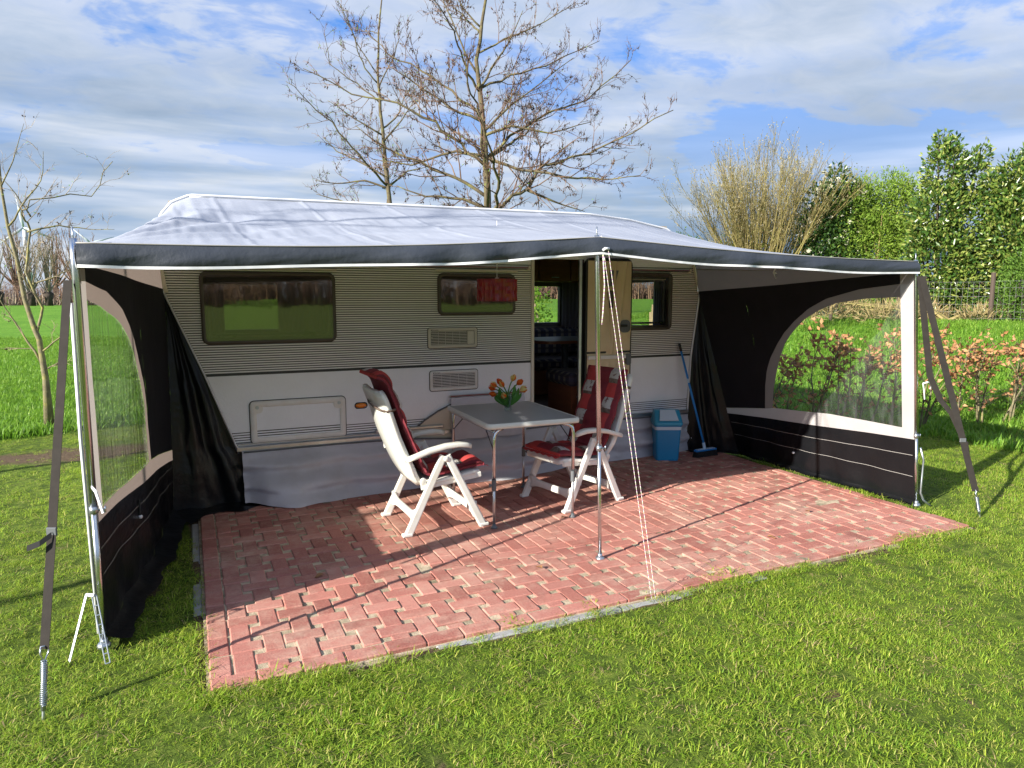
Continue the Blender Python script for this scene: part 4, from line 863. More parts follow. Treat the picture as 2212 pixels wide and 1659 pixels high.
# ------------------------------------------------------------------ chairs
def bar(b, p0, p1, w0, w1, t, side=(0, 1, 0)):
    """flat tapering bar between two points; w in the bar's plane, t along side"""
    p0, p1 = Vector(p0), Vector(p1); d = (p1 - p0).normalized(); s_ = Vector(side).normalized(); n = d.cross(s_).normalized(); rings = []
    for p, w_ in ((p0, w0), (p0.lerp(p1, .06), w0), (p0.lerp(p1, .5), (w0 + w1) / 2), (p1, w1)):
        q = rrect(w_, t, min(w_, t) * .28, 2); rings.append([p + n * a + s_ * c_ for a, c_ in q])
    b.loft(rings)
BACKP = [(-.155, .345), (-.20, .42), (-.262, .56), (-.318, .70), (-.362, .84), (-.398, .95), (-.425, 1.015)]
def make_chair(loc, rz, label):
    c = empty('garden_chair', loc, rz, label, 'chair', 'white reclining garden chairs')
    for sy in (-1, 1):
        y = .268 * sy
        b = MB(); bar(b, (.285, y, .0), (.012, y, .545), .058, .050, .036); b.box((.288, y, .012), (.072, .046, .024), b=.006); b.build('front_leg', 'white_plastic', c, local=True)
        b = MB(); bar(b, (-.282, y * .97, .0), (-.012, y * .97, .545), .058, .050, .032); b.box((-.285, y * .97, .012), (.072, .044, .024), b=.006); b.build('rear_leg', 'white_plastic', c, local=True)
        b = MB(); ap = [(-.285, .540), (-.22, .558), (-.12, .590), (0., .612), (.10, .616), (.165, .606), (.195, .596)]; ws = [.040, .052, .058, .060, .060, .052, .030]; rings = []
        for (x, z), w_ in zip(ap, ws): rings.append([(x, y + a, z + cc) for a, cc in rrect(w_, .036, .012, 3)])
        b.loft(rings); b.build('armrest', 'white_plastic', c, True, local=True)
        b = MB(); b.lathe([(0, .008), (.016, .008), (.020, .004), (.020, 0)], seg=16, M=Matrix.Translation((0, y + sy * .016, .525)) @ Matrix.Rotation(rad(-90 * sy), 4, 'X')); b.lathe([(0, .008), (.018, .008), (.024, .004), (.024, 0)], seg=16, M=Matrix.Translation((-.16, (abs(y) - .035 + .012) * sy, .375)) @ Matrix.Rotation(rad(-90 * sy), 4, 'X')); b.build('pivot', 'white_plastic', c, True, local=True)
    for xx, nm_ in ((.224, 'front_stretcher'), (-.222, 'rear_stretcher')):
        b = MB(); rings = []
        for k in range(13):
            t = k / 12; yy = -.262 + .524 * t; e = abs(2 * t - 1) ** 5; rings.append([(xx + a, yy, .128 + cc) for a, cc in rrect(.030, .052 + .07 * e, .008, 2)])
        b.loft(rings); b.build(nm_, 'white_plastic', c, True, local=True)
    # seat pan
    b = MB(); sp = [(-.165, .352), (-.05, .356), (.10, .375), (.22, .392), (.275, .392), (.298, .375)]; rings = []
    for i, (x, z) in enumerate(sp): w_ = .49 if i < 4 else (.45 if i == 4 else .38); rings.append([(x, a, z + cc) for a, cc in rrect(w_, .034 if i > 2 else .028, .012, 3)])
    b.loft(rings); b.build('seat', 'white_plastic', c, True, local=True)
    for sy in (-1, 1): 
        b = MB(); bar(b, (-.17, .235 * sy, .335), (.285, .225 * sy, .372), .05, .04, .022); b.build('seat_rail', 'white_plastic', c, local=True)
    # back: rounded slab with raised rim
    b = MB(); n = 22; rings = []; 
    def backline(t):
        zs = BACKP[0][1] + (BACKP[-1][1] - BACKP[0][1]) * t; return ip(zs, [(p[1], p[0]) for p in BACKP]), zs
    for k in range(n + 1):
        t = k / n; x, z = backline(t); hw = .232 - (.030 * max(0, (t - .93) / .07) ** 2) - .05 * max(0, (.2 - t) / .2)
        dish = .012; rings.append([(x - .030, -hw, z - .012), (x - .030 - dish * .4, 0, z - .012), (x - .030, hw, z - .012), (x + .012, hw, z), (x + .008, hw * .9, z), (x - dish, 0, z), (x + .008, -hw * .9, z), (x + .012, -hw, z)])
    b.loft(rings); b.build('backrest', 'white_plastic', c, True, local=True)
    for sy in (-1, 1):
        b = MB(); b.tube([(backline(t)[0] - .008, sy * (.230 - .030 * max(0, (t - .93) / .07) ** 2 - .05 * max(0, (.2 - t) / .2)), backline(t)[1]) for t in np.linspace(0, 1, 20)], .020, 8, flat=.6); b.build('back_rail', 'white_plastic', c, True, local=True)
    return c
def make_cushion(loc, rz, label, flop):
    c = empty('chair_cushion', loc, rz, label, 'cushion', 'quilted chair cushions')
    path = [(.315, .425), (.27, .425), (.15, .408), (.0, .392), (-.10, .388), (-.145, .41), (-.185, .50), (-.235, .62), (-.285, .74), (-.33, .86), (-.37, .97), (-.40, 1.055)]
    if flop: path += [(-.43, 1.085), (-.47, 1.095)]
    pts = [Vector((p[0], 0, p[1])) for p in path]; L = [0]
    for a, e in zip(pts[:-1], pts[1:]): L.append(L[-1] + (e - a).length)
    tot = L[-1]
    def at_(t):
        d = t * tot; return Vector((float(np.interp(d, L, [p.x for p in pts])), 0, float(np.interp(d, L, [p.z for p in pts]))))
    NU, NV = 96, 24; cols = [0, .10, .34, .72, .93, 1.]; rows_n = 9
    def quilt(t, v):
        r_ = abs(math.sin(math.pi * t * rows_n)) ; e = min(v, 1 - v) * 2; cmin = min(abs(v - cc) for cc in cols)
        return .012 + .040 * (1 - (1 - min(1, e * 2.2)) ** 2) * (.45 + .55 * r_ ** .5) * (.72 + .28 * min(1, cmin / .05)) * min(1, t * 24 + .25) * min(1, (1 - t) * 24 + .25)
    b = MB(); top = []; bot = []
    for i in range(NU + 1):
        t = i / NU; p = at_(t); tg_ = (at_(min(1, t + .012)) - at_(max(0, t - .012))).normalized(); nrm = Vector((-tg_.z, 0, tg_.x)); nrm = -nrm if nrm.x + nrm.z * .8 < 0 else nrm
        hw = .222 + .006 * math.sin(t * 40) 
        for j in range(NV + 1):
            v = j / NV; y = (v - .5) * 2 * hw; q = quilt(t, v) + .006 * (float(fbm(t * 30, v * 9, 81)) - .5)
            top.append(tuple(p + nrm * (q + .018) + Vector((0, y, 0)))); bot.append(tuple(p + nrm * .008 + Vector((0, y, 0))))
    W_ = NV + 1; vs = top + bot; o = len(top); fs = []; ms = []
    for i in range(NU):
        for j in range(NV):
            fs.append((i * W_ + j, (i + 1) * W_ + j, (i + 1) * W_ + j + 1, i * W_ + j + 1)); v = (j + .5) / NV; t = (i + .5) / NU; rr = t * rows_n; ri = int(rr); fr = rr - ri
            if v < .10 or v > .93: ms.append(0)
            elif .34 <= v < .72: ms.append(0)
            else:
                ph = (ri + (1 if v > .5 else 0)) % 2; ms.append(1 if ph == 0 else (3 if fr < .24 else 2))
            fs.append((o + i * W_ + j, o + i * W_ + j + 1, o + (i + 1) * W_ + j + 1, o + (i + 1) * W_ + j)); ms.append(0)
    for i in range(NU):
        for j in (0, NV): fs.append((i * W_ + j, (i + 1) * W_ + j, o + (i + 1) * W_ + j, o + i * W_ + j)); ms.append(0)
    for j in range(NV):
        for i in (0, NU): fs.append((i * W_ + j, i * W_ + j + 1, o + i * W_ + j + 1, o + i * W_ + j)); ms.append(1)
    b.v, b.f, b.m = vs, fs, ms
    pad = b.build('pad', ['cushion_dark', 'cushion_red', 'cushion_grey', 'cushion_brown'], c, True, local=True)
    b = MB()      # small printed flowers on the grey panels, sewn ruffle at the front edge
    b.grid(90, 2, lambda u, v: (.322 + .028 * v, -.225 + .45 * u, .434 + .004 * math.sin(u * 38) * v - .010 * v)); b.build('ruffle', 'cushion_red', c, True, local=True)
    b = MB(); zz_ = .93; x0 = -.372
    b.tube([(x0 + .03, .236, zz_), (x0 - .03, .246, zz_ - .02), (x0 - .055, .15, zz_ - .035), (x0 - .06, 0, zz_ - .045), (x0 - .055, -.15, zz_ - .05), (x0 - .03, -.246, zz_ - .05), (x0 + .03, -.236, zz_ - .04)], .013, 6, flat=.3); st = b.build('holding_strap', 'cushion_brown', c, True, local=True)
    return c
make_chair((1.57, 4.775, 0), rad(1.5), 'white plastic high-back chair facing right, left of the table')
make_cushion((1.57, 4.775, 0), rad(1.5), 'red and grey patchwork cushion seen edge-on, on the left chair', True)
make_chair((2.785, 4.835, 0), rad(191), 'white plastic high-back chair facing left, in front of the door')
make_cushion((2.785, 4.835, 0), rad(191), 'red and grey patchwork cushion facing us, on the right chair', False)

# ------------------------------------------------------------------ camping table
tbl = empty('camping_table', (2.24, 4.865, 0), rad(-1.5), 'grey folding camping table with steel legs between the two chairs', 'table')
b = MB(); b.loft([[(a, c_, .735) for a, c_ in rrect(.715, .905, .035, 6)], [(a, c_, .7565) for a, c_ in rrect(.715, .905, .035, 6)]]); b.build('table_top', 'table_top', tbl, local=True)
b = MB(); o_ = rrect(.745, .935, .045, 6); i_ = rrect(.71, .90, .03, 6); n = len(o_)
rings = [[(a, c_, .722) for a, c_ in i_], [(a, c_, .720) for a, c_ in o_], [(a * 1.004, c_ * 1.004, .735) for a, c_ in o_], [(a, c_, .752) for a, c_ in o_], [(a * .99, c_ * .99, .758) for a, c_ in o_], [(a, c_, .758) for a, c_ in i_], [(a, c_, .735) for a, c_ in i_]]
b.loft(rings, cap=False); b.build('edge_band', 'table_edge', tbl, True, local=True)
for sx in (-1, 1):
    for sy in (-1, 1):
        x, y = .318 * sx, .448 * sy
        b = MB(); b.tube([(x - .075 * sx, y - .02 * sy, .715), (x - .035 * sx, y - .01 * sy, .708), (x - .008 * sx, y, .685), (x, y, .64), (x, y, .30)], .0125, 10); lg = b.build('leg', 'steel', tbl, True, local=True)
        b = MB(); b.tube([(x, y, .02), (x, y, .33)], .0098, 10); b.build('lower_leg', 'aluminium', lg, True, local=True)
        b = MB(); b.tube([(x, y, .275), (x, y, .355)], .0165, 10); b.tube([(x, y, .315), (x + .028 * sx, y, .315)], .008, 8); b.box((x + .032 * sx, y, .315), (.010, .022, .03), b=.004); b.build('clamp', 'grey_plastic', lg, local=True)
        b = MB(); b.lathe([(0, .03), (.012, .03), (.015, .016), (.024, .006), (.026, 0), (0, 0)], (x, y, 0), 16); b.build('foot', 'grey_plastic', lg, True, local=True)
    b = MB(); b.tube([(.318 * sx, -.448, .56), (.318 * sx - .02 * sx, -.20, .715)], .004, 6); b.tube([(.318 * sx, .448, .56), (.318 * sx - .02 * sx, .20, .715)], .004, 6); b.build('brace', 'black_trim', tbl, local=True)
    b = MB(); b.tube([(.312 * sx, -.44, .695), (.312 * sx, .44, .695)], .011, 8); b.build('frame_tube', 'steel', tbl, local=True)

# ------------------------------------------------------------------ vase with tulips
VZ = .7585; VX, VY = 2.235, 4.895
vs_ = empty('flower_vase', (VX, VY, VZ), 0, 'small clear glass vase with cut base on the camping table', 'vase')
b = MB(); b.lathe([(0, .004), (.020, .0), (.026, .004), (.025, .02), (.024, .04), (.028, .075), (.034, .118), (.0365, .132), (.034, .132), (.0315, .118), (.0255, .075), (.021, .04), (.02, .022), (0, .020)], (0, 0, 0), 20); b.build('glass', 'vase_glass', vs_, True, local=True)
b = MB()
for k in range(10):
    a = k * 36; b.box((.0255 * math.cos(rad(a)), .0255 * math.sin(rad(a)), .022), (.010, .010, .030), Matrix.Rotation(0, 4, 'Z'), b=.003)
b.build('cut_base', 'vase_glass', vs_, local=True)
TUL = [  # dx along the picture, dz head, lean towards us, colour, label
    (-.135, .175, .02, 'petal_orange', 'orange tulip at the far left, middle of three'),
    (-.118, .205, -.03, 'petal_yellow', 'yellow tulip with red tip at the upper left'),
    (-.125, .128, .03, 'petal_orange', 'lowest orange tulip hanging over the left of the vase'),
    (-.065, .218, .0, 'petal_orange', 'orange tulip behind the upright yellow one'),
    (-.045, .205, -.05, 'petal_yellow', 'yellow and orange tulip standing left of the gap'),
    (-.030, .130, -.07, 'petal_yellow', 'yellow tulip with red streaks low in front of the vase'),
    (.040, .245, .0, 'petal_yellow', 'tallest pale yellow tulip bud of the bunch'),
    (.095, .215, .02, 'petal_orange', 'orange tulip at the upper right of the bunch'),
    (.125, .170, -.01, 'petal_yellow', 'open yellow tulip at the far right')]
rx, ry = math.cos(rad(25)), -math.sin(rad(25))
for k, (dx, dz, dp, mm, lab) in enumerate(TUL):
    H_ = Vector((VX + dx * rx * .72 + dp * .42, VY + dx * ry * .72 + dp * .9, VZ + dz * .95)); B_ = Vector((VX + RN.uniform(-.01, .01), VY + RN.uniform(-.01, .01), VZ + .03))
    t = empty('tulip', tuple(B_), 0, lab, 'tulip', 'tulips in the vase')
    mid = B_.lerp(H_, .55) + Vector((-dx * rx * .25, -dx * ry * .25, .02)); sp = [B_, B_.lerp(mid, .6), mid, mid.lerp(H_, .6) + Vector((0, 0, .006)), H_]
    b = MB(); b.tube(sp, .0046, 6); b.build('stem', 'stem_green', t, True)
    ax = (H_ - sp[-2]).normalized(); ax = (ax + Vector((dx * rx * 2.0, dx * ry * 2.0, .15))).normalized(); M_ = ax.to_track_quat('Z', 'Y').to_matrix().to_4x4(); opn = .010 if k == 8 else RN.uniform(-.003, .002)
    for i in range(6):
        a0 = i * 60 + (30 if i % 2 else 0) * .2 + RN.uniform(-6, 6); rr = .0205 if i % 2 else .023
        def pet(u, v):
            r_ = rr * math.sin(min(1, v * 1.25 + .12) * math.pi * .62) * (1.06 - .62 * max(0, v - .55) / .45) + opn * v; w_ = 34 * math.sin(math.pi * (v * .86 + .10)) ** .7 * (1 if v < .97 else .3)
            a = rad(a0 + (u - .5) * 2 * w_); return tuple(H_ + (M_ @ Vector((r_ * math.cos(a), r_ * math.sin(a), v * .062))))
        b = MB(); b.grid(4, 7, pet); b.build('petal', 'petal_orange' if (mm == 'petal_orange' or (i % 4 == 0)) else mm, t, True)
    if k in (0, 3, 4, 5, 6, 7, 8, 2):
        a = math.atan2(ry * dx, rx * dx) + RN.uniform(-.6, .6); top = B_.lerp(H_, .86) + Vector((.025 * math.cos(a), .025 * math.sin(a), .0))
        if k == 5: top = Vector((VX - .02, VY - .06, VZ + .11))
        def lf(u, v):
            c_ = B_.lerp(top, v) + Vector((math.cos(a), math.sin(a), 0)) * (.02 * math.sin(v * 3)); w_ = .021 * math.sin(math.pi * min(1, v * .9 + .08)) ** .8
            pr = Vector((-math.sin(a), math.cos(a), 0)); pr = (pr * .4 + Vector((rx, ry, 0))).normalized(); return tuple(c_ + pr * (u - .5) * 2 * w_ + Vector((0, -.006, 0)) * (1 - abs(2 * u - 1)))
        b = MB(); b.grid(4, 10, lf); b.build('leaf', 'leaf_tulip', t, True)

# ------------------------------------------------------------------ pendant lamp
lp = empty('pendant_lamp', (2.146, 4.9, 1.615), 0, 'dark red drum lampshade hanging on a cord in front of the small window', 'lamp')
b = MB(); n = 96
def drum(r0, inner):
    vs = []
    for j in range(7):
        for k in range(n): a = 2 * math.pi * k / n; r_ = r0 + (.0035 * math.sin(k * math.pi / 2 + 1) + .002 * math.sin(k * 2.3)) * (1 if not inner else .4) + .002 * math.sin(j * 2 + k * .3); vs.append((2.146 + r_ * math.cos(a), 4.9 + r_ * math.sin(a), 1.615 + .163 * j / 6))
    return vs
vs = drum(.150, False); fs = [(j * n + k, j * n + (k + 1) % n, (j + 1) * n + (k + 1) % n, (j + 1) * n + k) for j in range(6) for k in range(n)]
b.add(vs, fs); b.build('lamp_shade', 'lamp_red', lp)
b = MB(); [b.tube([(2.146 + .151 * math.cos(a), 4.9 + .151 * math.sin(a), zr_) for a in np.linspace(0, 2 * math.pi, 49)], .003, 6) for zr_ in (1.615, 1.778)]; b.build('shade_ring', 'cushion_dark', lp)
b = MB(); [b.tube([(2.146, 4.9, 1.77), (2.146 + .15 * math.cos(rad(a)), 4.9 + .15 * math.sin(rad(a)), 1.775)], .002, 5) for a in (0, 120, 240)]; b.tube([(2.146, 4.9, 1.70), (2.146, 4.9, 1.79)], .016, 10); b.build('lamp_holder', 'white_plastic', lp)
b = MB(); b.tube([(2.146, 4.9, 1.78), (2.146, 4.9, 2.215)], .003, 6); b.build('cord', 'white_plastic', lp)
b = MB(); b.tube([(2.146, 4.9, 1.885), (2.146, 4.9, 1.95)], .008, 8); b.build('cord_adjuster', 'white_plastic', lp)

# ------------------------------------------------------------------ bin and broom
bn = empty('swing_bin', (4.355, 5.655, 0), rad(-25), 'turquoise blue plastic swing bin beside the caravan skirt', 'bin')
def rr3(w_, d_, r_, z, ox=0): return [(a + ox, c_, z) for a, c_ in rrect(w_, d_, r_, 5)]
b = MB(); b.loft([rr3(.225, .185, .03, .0), rr3(.232, .19, .03, .02), rr3(.262, .215, .03, .34), rr3(.268, .22, .03, .345), rr3(.268, .22, .03, .372)]); b.build('bin_body', 'bin_blue', bn, local=True)
b = MB(); b.loft([rr3(.288, .24, .035, .365), rr3(.292, .244, .035, .372), rr3(.290, .24, .035, .395), [(a, c_ * .93 + .0, .40 + .0) for a, c_ in rrect(.285, .24, .035, 5)], [(a * .92, c_ * .42 + .03, .505) for a, c_ in rrect(.275, .24, .06, 5)]]); ld = b.build('lid', 'bin_lid', bn, local=True)
b = MB(); b.loft([[(-.095, -.118, .412), (.095, -.118, .412), (.075, -.022, .506), (-.075, -.022, .506)], [(-.095, -.124, .418), (.095, -.124, .418), (.075, -.028, .512), (-.075, -.028, .512)]]); b.build('swing_flap', 'bin_flap', ld, local=True)
b = MB(); b.loft([rr3(.270, .222, .03, .318), rr3(.275, .226, .03, .350)], cap=False); b.build('bag_edge', 'bin_flap', bn, local=True)
br = empty('broom', (4.81, 5.575, 0), 0, 'blue broom leaning on the caravan corner, black bristles on the bricks', 'broom')
h0, h1 = Vector((4.800, 5.585, .085)), Vector((4.635, 5.845, 1.165))
b = MB(); b.tube([h0, h0.lerp(h1, .93)], .0115, 10); b.build('handle', 'broom_blue', br, True)
b = MB(); b.tube([h0.lerp(h1, .92), h0.lerp(h1, .99), h1], [.0135, .0135, .006], 10); b.build('grip', 'black_trim', br, True)
b = MB(); b.tube([h0.lerp(h1, .62), h0.lerp(h1, .66)], .0119, 10); b.build('sticker', 'broom_pale', br)
hx = Vector((math.cos(rad(12)), -math.sin(rad(12)) * -.2, 0)).normalized(); Mh = Matrix.Translation((4.80, 5.575, 0)) @ Matrix.Rotation(rad(4), 4, 'Z')
b = MB(); b.box((0, 0, .066), (.285, .055, .022), Mh, b=.009); hdb = b.build('head', 'broom_blue', br)
b = MB(); b.box((0, -.002, .0785), (.24, .042, .006), Mh, b=.002); b.tube([tuple(h0 - Vector((0, 0, .015))), tuple(h0.lerp(h1, .05))], .017, 10); b.build('socket', 'broom_pale', hdb)
b = MB()
for i in range(44):
    for j in range(6):
        x, y = -.138 + .276 * i / 43 + RN.uniform(-.003, .003), -.024 + .048 * j / 5; q = Vector((x * 1.06, y * 1.3 + RN.uniform(-.006, .006), .002)); b.tube([xf(Mh, (x, y, .058)), xf(Mh, q)], [.0042, .0048], 4)
b.build('bristles', 'bristle', br)

# ------------------------------------------------------------------ vegetation helpers
VR = Vector((math.cos(rad(24.875)), -math.sin(rad(24.875)), 0)); VF = Vector((math.sin(rad(24.875)), math.cos(rad(24.875)), 0))
def wander(p, d, L, n, jit, up, rng):
    pts = [Vector(p)]; d = Vector(d).normalized()
    for i in range(n):
        d = (d + Vector((rng.gauss(0, jit), rng.gauss(0, jit), rng.gauss(0, jit) + up))).normalized(); pts.append(pts[-1] + d * L / n)
    return pts
def along(pts, t):
    f = t * (len(pts) - 1); i = min(int(f), len(pts) - 2); return pts[i].lerp(pts[i + 1], f - i), (pts[i + 1] - pts[i]).normalized()
def side_dir(d, rng, ang, upb=.25):
    o = Vector((rng.gauss(0, 1), rng.gauss(0, 1), rng.gauss(0, 1))); o = (o - d * o.dot(d)).normalized(); r = (d * math.cos(ang) + o * math.sin(ang)); r.z += upb * .4; return r.normalized()
def octa(b, p, r, h):
    x, y, z = p; b.add([(x, y, z + h), (x + r, y, z), (x, y + r, z), (x - r, y, z), (x, y - r, z), (x, y, z - h)], [(0, 1, 2), (0, 2, 3), (0, 3, 4), (0, 4, 1), (5, 2, 1), (5, 3, 2), (5, 4, 3), (5, 1, 4)])
def bare_tree(name, base, label, trunk_uz, limbs_uz, r0, seed, scale=1., sec=7, ter=6, twg=3, extra=8, cones=.3, buds=0., twmat='twig_brown', bark='bark_alder', tw_r=.0055, group=None, ztop=None, secl=.42, leafm='spring_leaf', cat='tree'):
    rng = random.Random(seed); B0 = Vector(base)
    t = empty(name, base, 0, label, cat, group)
    W3 = lambda u, z, dep=0.: B0 + VR * u + VF * dep + Vector((0, 0, z - base[2]))
    tr = [W3(u, z) for u, z in trunk_uz]
    tr = [tr[0] + Vector((0, 0, base[2] - tr[0].z - .05))] + tr if tr[0].z > base[2] + .1 else tr
    zt, zb = tr[-1].z, tr[0].z
    rad_at = lambda z: r0 * (1 - .93 * ((z - zb) / (zt - zb)) ** .85)
    b = MB(); fine = []
    for a, e in zip(tr[:-1], tr[1:]):
        k = max(1, int((e - a).length / .35))
        for i in range(k): fine.append(a.lerp(e, i / k) + Vector((rng.uniform(-1, 1), rng.uniform(-1, 1), 0)) * r0 * .12)
    fine.append(tr[-1]); fine[0] = tr[0]
    rs = [max(.008, rad_at(p.z)) for p in fine]; rs[0] *= 1.35
    b.tube(fine, rs, 10); limbs = []
    for l in limbs_uz:
        dep = 0.; sl_ = rng.uniform(-.25, .35); p = []
        for i, (u, z) in enumerate(l): dep = sl_ * abs(u - l[0][0]) + rng.uniform(-.06, .06) * i; p.append(W3(u, z, dep))
        limbs.append(p)
    for i in range(extra):
        h = zb + (zt - zb) * (.25 + .7 * (i + rng.random()) / extra); q = None
        for a, e in zip(fine[:-1], fine[1:]):
            if a.z <= h <= e.z: q = a.lerp(e, (h - a.z) / max(1e-6, e.z - a.z))
        if q is None: continue
        an = rng.choice((-1, 1)) * math.pi / 2 + rng.uniform(-.9, .9); d = VR * math.cos(an) + VF * math.sin(an) + Vector((0, 0, rng.uniform(.5, 1.1)))
        limbs.append(wander(q, d, (zt - h) * .45 + .8 * scale, 5, .12, .03, rng))
    tips = MB(); cn = MB(); bd = MB()
    for p in limbs:
        L = sum((e - a).length for a, e in zip(p[:-1], p[1:])); rl = min(.55 * rad_at(p[0].z) + .002, (.010 + .017 * L) * scale)
        q = []
        for a, e in zip(p[:-1], p[1:]):
            for k in range(3): q.append(a.lerp(e, k / 3) + Vector((rng.gauss(0, 1), rng.gauss(0, 1), rng.gauss(0, 1))) * .018 * L * .3)
        q[0] = p[0]; q.append(p[-1])
        b.tube(q, [rl * (1 - .8 * i / (len(q) - 1)) for i in range(len(q))], 6)
        ns = max(3, int(sec * L * .62))
        for i in range(ns):
            s_ = .16 + .84 * (i + rng.random()) / ns; c_, d = along(q, min(.999, s_)); ls = (secl * L * (1.05 - .92 * s_) + .15 * scale) * rng.uniform(.6, 1.15)
            sp = wander(c_, side_dir(d, rng, rng.uniform(.5, .95)), ls, 4, .14, .05, rng); r2 = max(tw_r * 1.1, rl * .42 * (1 - .6 * s_)); tips.tube(sp, [r2, r2 * .8, r2 * .62, r2 * .5, tw_r * .6], 4, cap=False)
            nt_ = max(2, int(ter * ls))
            for j in range(nt_):
                c2, d2 = along(sp, .15 + .85 * rng.random()); lt = rng.uniform(.16, .42) * scale; tp = wander(c2, side_dir(d2, rng, rng.uniform(.5, 1.0)), lt, 3, .2, .06, rng); tips.tube(tp, [tw_r, tw_r * .85, tw_r * .7, tw_r * .5], 3, cap=False)
                for k in range(twg):
                    c3, d3 = along(tp, rng.uniform(.25, 1)); l3 = rng.uniform(.05, .15) * scale; tips.tube([c3, c3 + side_dir(d3, rng, rng.uniform(.4, 1.1)) * l3], [tw_r * .7, tw_r * .45], 3, cap=False)
                    if rng.random() < cones * .5:
                        for _ in range(rng.randint(1, 3)): octa(cn, c3 + Vector((rng.gauss(0, .02), rng.gauss(0, .02), rng.gauss(-.015, .015))) * scale, .012 * scale, .019 * scale)
                    if rng.random() < cones * .25: cn.tube([c3, c3 + Vector((rng.gauss(0, .01), rng.gauss(0, .01), -.07 * scale))], [.006 * scale, .004 * scale], 4)
                    if rng.random() < buds: 
                        e3 = c3 + Vector((rng.gauss(0, .03), rng.gauss(0, .03), rng.gauss(0, .03))); o_ = Vector((rng.gauss(0, 1), rng.gauss(0, 1), rng.gauss(0, 1))).normalized() * .03 * scale; p_ = o_.orthogonal().normalized() * .014 * scale; bd.add([tuple(e3), tuple(e3 + o_ * .5 + p_), tuple(e3 + o_), tuple(e3 + o_ * .5 - p_)], [(0, 1, 2, 3)])
    b.build('trunk', bark, t, True); tips.build('crown', twmat, t)
    if cn.v: cn.build('cones', 'cone_dark', t)['kind'] = 'stuff'
    if bd.v: bd.build('young_leaves', leafm, t)
    return t
T1 = ([(0, 0), (.02, 1.6), (0.0, 3.47), (-0.05, 4.64), (-0.13, 5.71), (-0.22, 6.54), (-0.1, 7.25), (-0.04, 7.71), (0.0, 8.51), (-0.01, 9.3)],
 [[(0.0, 3.3), (0.4, 3.66), (0.87, 3.94), (1.17, 4.45), (2.17, 4.72), (2.77, 4.98), (3.94, 5.57)], [(-0.03, 4.55), (0.49, 5.05), (1.39, 5.6), (2.15, 5.93), (3.11, 6.76)],
  [(-0.17, 5.95), (0.49, 6.25), (1.24, 6.5), (2.43, 7.18)], [(-0.15, 6.68), (0.33, 7.0), (1.23, 7.47), (1.89, 7.89)], [(-0.04, 4.57), (0.67, 4.31), (1.64, 4.12), (2.4, 4.08), (3.17, 4.12)],
  [(0.83, 3.9), (1.44, 3.67), (2.11, 3.49)], [(-0.02, 3.75), (-0.68, 4.16), (-1.44, 4.45), (-2.27, 4.83), (-2.76, 5.2)], [(-0.05, 4.40), (-0.59, 4.83), (-1.11, 5.23), (-1.8, 5.57), (-2.81, 5.78), (-3.67, 6.18)],
  [(-0.13, 5.42), (-0.76, 5.99), (-1.41, 6.43), (-2.15, 6.86), (-2.76, 7.5)], [(-0.12, 5.30), (-0.81, 5.6), (-1.41, 6.07), (-2.16, 6.54)], [(-0.2, 6.25), (-0.53, 6.82), (-0.82, 7.5), (-1.06, 8.07)],
  [(-0.06, 4.60), (-0.66, 4.71), (-1.63, 4.43), (-2.49, 4.57)], [(-0.14, 5.86), (0.07, 6.34), (0.46, 6.8), (0.74, 7.44)], [(-0.08, 5.10), (0.36, 5.51), (0.84, 5.88), (1.81, 6.62)], [(-0.1, 7.15), (-0.5, 7.53), (-0.87, 8.25)],
  [(-.03, 3.5), (-.5, 3.7), (-1.3, 3.75), (-1.9, 3.95)], [(0., 3.4), (-.6, 3.5), (-1.2, 3.3)], [(-.1, 5.0), (.5, 5.2), (1.3, 5.05), (2.2, 5.3)]])
bare_tree('alder_tree', (5.92, 14, 0), 'tall bare alder with wide limbs standing behind the caravan roof', *T1, .135, 3, 1., 7.4, 6.2, 4, 6, .9, .12, tw_r=.0048)
T2 = ([(0, 0), (.03, 2.), (0.0, 4.15), (-0.11, 5.38), (-0.21, 6.58), (-0.26, 7.65), (-0.21, 8.58), (-0.1, 9.39), (-0.08, 10.6)],
 [[(-0.02, 4.55), (-0.65, 4.77), (-1.41, 4.65), (-1.91, 4.71)], [(-0.05, 4.85), (-0.77, 5.26), (-1.51, 5.62), (-1.87, 5.98)], [(-0.16, 5.95), (-0.86, 6.34), (-1.53, 6.76)], [(-0.23, 6.8), (-0.83, 7.29), (-1.5, 7.76), (-1.65, 8.7)],
  [(-0.25, 7.5), (-0.69, 8.11), (-1.04, 8.81), (-1.2, 9.27)], [(-0.04, 4.6), (0.48, 5.01), (1.11, 5.13)], [(-0.14, 5.8), (0.38, 6.34), (0.77, 6.88)], [(-0.24, 7.2), (0.17, 8.0), (0.43, 8.7)], [(0, 3.9), (-.7, 4.0), (-1.3, 4.2), (-1.9, 4.35)]])
bare_tree('alder_tree', (5.15, 19, 0), 'slender alder with fresh green shoots left of the tall bare tree', *T2, .105, 8, 1.1, 6, 5, 4, 6, .4, .5, tw_r=.0055, secl=.36)
